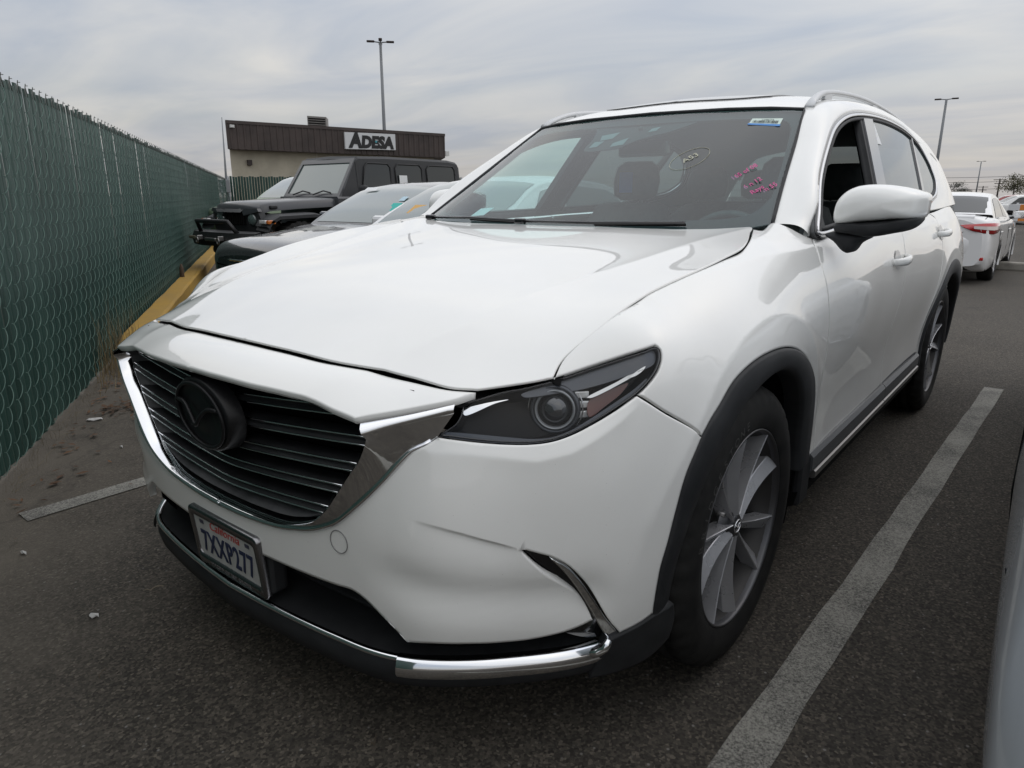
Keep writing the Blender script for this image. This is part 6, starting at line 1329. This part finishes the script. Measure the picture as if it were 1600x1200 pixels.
def decal(car,name,mat,P):
    g=G(); g.add(P,[(0,1,2,3)]); g.build(name,mat,car)
def ws_patch(car,y0,y1,x0,x1,mat,name,H,hoodz,wsb=.5,wst=1.3):
    """flat sticker laid on a sedan's windshield"""
    zt=lambda y:hoodz+.02+(H-.085-hoodz-.02)*((y-wsb)/(wst-.12-wsb))+.035
    decal(car,name,mat,[(x0,y0,zt(y0)),(x1,y0,zt(y0)),(x1,y1,zt(y1)),(x0,y1,zt(y1))])
TURQ=M('turquoise_sticker',(.02,.42,.36),.6); ORNG=M('orange_sticker',(.62,.36,.10),.6); BLUES=M('pale_blue_sticker',(.45,.60,.68),.6)
ws_patch(bs,.72,.86,.36,.52,TURQ,'windshield_sticker',1.39,.86); ws_patch(bs,.90,.98,.40,.50,BLUES,'windshield_sticker',1.39,.86); ws_patch(bs,1.10,1.16,-.46,-.24,M('paper_white'),'windshield_sticker',1.39,.86)
ws_patch(ws_,.72,.84,-.46,-.30,ORNG,'windshield_sticker',1.40,.88)
# ---- dark off-road vehicle
jp=thing('off_road_vehicle','black boxy off-road vehicle with steel winch bumper facing the green fence','off-road vehicle',(-8.52,4.62,0))
JG=M('dusty_black_paint',(.040,.042,.047),.38,0,.5); JP=M('faded_black_plastic',(.030,.031,.033),.6); JB=M('powder_coated_steel',(.012,.012,.013),.5)
def lo(name,rows,mat,par=jp,closed=False,cap=False,smooth=False):
    g=G(); g.loft(rows,closed=closed,capends=cap,smooth=smooth); return g.build(name,mat,par)
# hood: crowned panel
R=[]
for y,hw_,z in ((-.47,.60,1.02),(-.45,.62,1.10),(-.30,.64,1.135),(.2,.68,1.165),(.85,.72,1.19)):
    R.append([(-hw_-.01,y,z-.13),(-hw_,y,z-.03),(-hw_*.93,y,z-.004),(-hw_*.4,y,z+.012),(0,y,z+.016),(hw_*.4,y,z+.012),(hw_*.93,y,z-.004),(hw_,y,z-.03),(hw_+.01,y,z-.13)])
jh=lo('hood',R,JG,smooth=True)
for sx in (1,-1):
    g=G(); g.box((sx*.66,-.28,1.06),(.05,.12,.05),bev=.012); g.build('hood_latch',JB,jh)
# angled grille with slots
g=G(); V=[(-.66,-.47,.66),(.66,-.47,.66),(.68,-.50,.86),(.62,-.52,1.02),(-.62,-.52,1.02),(-.68,-.50,.86)]; g.prism(V,(0,0,0),(0,.10,0)); jg=g.build('grille',JP,jp)
for k in range(9):
    x=-.24+k*.06; g=G(); g.box((x,-.515,.90),(.035,.04,.20),bev=.01); g.build('grille_slot',DARK,jg)
for sx in (1,-1):
    g=G(); g.add([(sx*.22,-.55,1.04),(sx*.62,-.53,1.045),(sx*.66,-.53,1.00),(sx*.30,-.56,.94)],[(0,1,2,3)]); g.prism([(sx*.22,-.55,1.04),(sx*.62,-.53,1.045),(sx*.66,-.53,1.00),(sx*.30,-.56,.94)],(0,0,0),(0,.06,0)); g.build('grille_brow',JG,jg)
    g=G(); g.lathe([(-.54,.0),(-.535,.07),(-.52,.095),(-.47,.10)],24,'y',(sx*.44,0,.89)); g.build('headlamp',CARGLASSL,jg)
g=G(); g.add([(-.50,-.545,1.035),(.30,-.545,1.035),(.24,-.57,.985),(-.42,-.57,.985)],[(0,1,2,3)]); g.build('grille_inset',M('grey_inset',(.16,.16,.165),.4,.3),jg)
# fender flares with marker lamps
for sx in (1,-1):
    prof=[(-.56,.80),(-.50,.90),(-.36,.965),(.25,.985),(.50,.93),(.72,.70)]
    R=[[(sx*.60,y,z),(sx*.90,y,z-.01),(sx*.945,y,z-.03),(sx*.945,y,z-.075),(sx*.90,y,z-.085),(sx*.60,y,z-.06)] for y,z in prof]; fl_=lo('fender_flare',R,JP)
    g=G(); g.box((sx*.80,-.545,.855),(.16,.06,.055),bev=.012); g.build('parking_lamp',M('clear_reflector'),fl_); g=G(); g.box((sx*.915,-.50,.855),(.06,.13,.055),bev=.012); g.build('turn_lamp',M('turn_amber',(.55,.16,.03),.25,0,.8),fl_)
    R=[[(sx*.60,y,z),(sx*.90,y,z-.01),(sx*.945,y,z-.03),(sx*.945,y,z-.075),(sx*.60,y,z-.06)] for y,z in ((2.42,.80),(2.60,.94),(3.1,.98),(3.45,.92),(3.55,.78))]; lo('fender_flare',R,JP)
# tub and doors
R=[[(sx_*hw_,y,z) for sx_,hw_,z in ((-1,.72,.52),(-1,.80,.60),(-1,.80,1.18),(-1,.77,1.21),(1,.77,1.21),(1,.80,1.18),(1,.80,.60),(1,.72,.52))] for y in (.80,1.0,3.55,3.62)]; tub=lo('body_tub',R,JG,cap=True)
for sx in (1,-1):
    for a,b in ((1.05,1.98),(2.02,2.72)):
        g=G(); g.box((sx*.805,(a+b)/2,.90),(.02,b-a,.56),bev=.008); dd=g.build('door',JG,jp); g=G(); g.box((sx*.825,b-.16,1.08),(.03,.15,.035),bev=.01); g.build('door_handle',JP,dd)
    g=G(); g.box((sx*.97,1.18,1.28),(.17,.10,.22),bev=.04); mr=g.build('side_mirror',JP,jp); g=G(); g.tube([(sx*.80,1.15,1.22),(sx*.92,1.17,1.26)],.025,6); g.build('mirror_arm',JP,mr)
    g=G(); g.box((sx*.82,1.9,.47),(.10,1.9,.10),bev=.03); g.build('side_step',JB,jp)
# windshield frame + glass, hardtop with windows
wf=lambda x,t:(x*(.76-.06*t),.86+.40*t,1.20+.60*t)
g=G()
for s0,s1,t0,t1 in ((-1,1,0,.10),(-1,1,.90,1.02),(-1,-.90,.1,.9),(.90,1,.1,.9)):
    P=[wf(s0,t0),wf(s1,t0),wf(s1,t1),wf(s0,t1)]; g.prism(P,(0,-.02,0),(0,.04,0))
fr_=g.build('windshield_frame',JG,jp)
g=G(); g.add([wf(-.90,.1),wf(.90,.1),wf(.90,.9),wf(-.90,.9)],[(0,1,2,3)]); g.build('windshield',CARGLASSL,fr_)
for x0 in (-.45,.10):
    g=G(); g.tube([(x0,.83,1.24),(x0+.25,.86,1.30),(x0+.42,.87,1.27)],.012,5); g.build('wiper',JB,fr_)
for sx in (1,-1):
    g=G(); g.prism([(sx*.765,.90,1.20),(sx*.705,1.25,1.78),(sx*.72,1.34,1.80),(sx*.775,1.34,1.20)],(0,0,0),(-sx*.03,0,0)); g.build('door_front_frame',JP,jp)
top=[(1.24,.715,1.80),(1.30,.72,1.85),(1.9,.725,1.868),(3.4,.72,1.86),(3.62,.715,1.83),(3.68,.70,1.77)]
R=[[(-w_-.06,y,1.21),(-w_-.035,y,1.45),(-w_,y,z-.05),(-w_+.05,y,z-.01),(0,y,z+.01),(w_-.05,y,z-.01),(w_,y,z-.05),(w_+.035,y,1.45),(w_+.06,y,1.21)] for y,w_,z in top]; ht=lo('hardtop',R,JP,cap=True,smooth=False)
for sx in (1,-1):
    for a,b,fn in ((1.30,1.95,.10),(2.06,2.68,.0),(2.80,3.52,.0)):
        q=lambda y,t:(sx*(.775-.045*t+.006),y,1.25+.50*t)
        c=.06; P=[q(a+fn*0,0.04),q(b,0.04),q(b,.86),q(b-c,.98),q(a+fn+c,.98),q(a+fn,.86)]
        g=G(); g.add(P,[tuple(range(6))]); wn=g.build('side_window',CARGLASS,jp)
        g=G(); g.tube([tuple(Vector(p)+Vector((sx*.004,0,0))) for p in P],.014,5,closed=True); g.build('window_seal',JB,wn)
g=G(); g.add([(.79,2.12,1.42),(.79,2.30,1.42),(.78,2.30,1.56),(.78,2.12,1.56)],[(0,1,2,3)]); g.build('window_sticker',M('paper_white'),jp)
g=G(); g.box((0,3.74,.95),(.55,.14,.55),bev=.05); g.build('tailgate_spare',RUBBER,jp)
# steel bumper with hoop, winch, shackles
R=[[(x,y,z) for y,z in ((-.92+.14*abs(x/.8)**2,.50),(-.95+.14*abs(x/.8)**2,.60),(-.90+.14*abs(x/.8)**2,.70),(-.66,.72),(-.62,.52))] for x in (-.88,-.62,-.40,.40,.62,.88)]; bp=lo('winch_bumper',R,JB,closed=True,cap=True)
g=G(); g.tube([(-.52,-.80,.68),(-.44,-.90,.86),(.44,-.90,.86),(.52,-.80,.68)],.032,8); g.build('bumper_hoop',JB,bp)
for sx in (1,-1):
    g=G(); g.box((sx*.30,-.955,.62),(.03,.09,.07),bev=.01); g.tube([(sx*.30+.03*math.cos(a),-1.0,.585+.04*math.sin(a)) for a in np.linspace(0,2*math.pi,13)[:-1]],.012,6,closed=True); g.build('shackle',STEEL,bp)
    g=G(); g.box((sx*.66,-.88,.61),(.18,.03,.05),bev=.01); g.build('bumper_lamp',M('dim_lamp',(.22,.20,.14),.3),bp)
g=G(); g.box((0,-.95,.60),(.30,.03,.05),bev=.01); g.build('fairlead',STEEL,bp)
g=G(); pr=[(-.15,.24),(-.16,.30),(-.155,.38),(-.13,.43),(.13,.43),(.155,.38),(.16,.30),(.15,.24)]; n=72; V=[]
for k in range(n):
    a=2*math.pi*k/n
    for ax,r in pr: V.append((ax,(r-(.018 if (r>.37 and k%3==0) else 0))*math.cos(a),(r-(.018 if (r>.37 and k%3==0) else 0))*math.sin(a)))
g.add(V,[(k*8+j,k*8+j+1,((k+1)%n)*8+j+1,((k+1)%n)*8+j) for k in range(n) for j in range(7)],False); MT=g.data('tyre',RUBBER)
for cy in (0,3.0):
    for sx in (1,-1):
        w_=put(MT,'wheel',jp,Matrix.Translation((sx*.80,cy,.43))); g=G(); g.lathe([(sx*.14,.245),(sx*.10,.22),(sx*.02,.20),(sx*.03,.0)],32,'x'); put(g.data('rim',ALLOYD),'rim',w_)
g=G(); g.box((0,1.5,.50),(.9,4.2,.12)); g.build('chassis',DARK,jp)
# ---- pale green vehicle behind it
sedan('parked_car','faded green vehicle behind the off-road vehicle by the slatted fence','car',(-13.6,7.6,0),0,paint('faded_green_paint',(.16,.22,.13),.5),H=1.72,hoodz=1.12,belt=1.16,nosez=.9,trunkz=1.15,detail=False,glassm=CARGLASSL)
# ---- cars far across the lot
cols=[('dark blue',(.03,.05,.12)),('silver',(.40,.41,.42)),('red',(.30,.03,.03)),('black',(.015,.015,.017)),('white',(.70,.70,.70)),('grey',(.14,.14,.15)),('tan',(.30,.26,.20)),('white',(.72,.72,.71))]
spots=[(-1.95,44,.3,'black'),(.9,43,.3,'white'),(-3.4,56,.2,'silver'),(-.6,57,.2,'red'),(2.2,56,.2,'grey'),(-4.6,72,.0,'white'),(-1.6,73,.0,'dark blue'),(1.4,72,.0,'tan'),(4.3,73,0,'silver'),(-7.6,72,0,'grey')]
lab_={(-1.95,44):'black car in the nearest far row at the right edge',(.9,43):'white car in the nearest far row beyond the right edge',(-3.4,56):'silver car in the middle far row behind the white sedan',(-.6,57):'red car in the middle far row at right',(2.2,56):'grey car in the middle far row past the right edge',(-4.6,72):'white car at the left of the farthest row',(-1.6,73):'dark blue car in the farthest row',(1.4,72):'tan car in the farthest row',(4.3,73):'silver car at the right end of the farthest row',(-7.6,72):'grey car at the left end of the farthest row'}
cd=dict(cols)
proto={}
for x,y,r,cn in spots:
    if cn not in proto:
        t=sedan('parked_car',lab_[(x,y)],'car',(x,y,-.16),math.pi/2+r,paint('far_'+cn,cd[cn],.3),'cars parked far across the lot',detail=False); proto[cn]=t
    else:
        s=proto[cn]; t=s.copy(); COL.objects.link(t); t.location=(x,y,-.16); t.rotation_euler=(0,0,math.pi/2+r); t['label']=lab_[(x,y)]
        for ch in [c for c in COL.objects if c.parent==s]:
            c=ch.copy(); COL.objects.link(c); c.parent=t
# barrier and kerb island beyond the white sedan
g=G(); g.box((1.35,14.9,-.09),(2.6,.25,.16),bev=.03); tag(g.build('kerb_island',M('weathered_concrete',(.28,.26,.23),.9,build=varied((.18,.17,.15),(.34,.32,.28),3))),'low weathered concrete kerb beyond the white sedan at right','kerb')
bt=thing('barricade','orange and white barricade among the far parked cars','barricade',(.15,32,-.16),.1)
for z in (.55,.95):
    for k in range(6):
        g=G(); g.box((-.9+.36*k,0,z),(.355,.05,.22)); g.build('board_stripe',M('barricade_orange',(.65,.22,.04),.6) if k%2 else M('sign_white'),bt)
for x in (-.8,.8):
    g=G(); g.box((x,.05,.55),(.07,.07,1.15)); g.build('leg',M('sign_white'),bt)
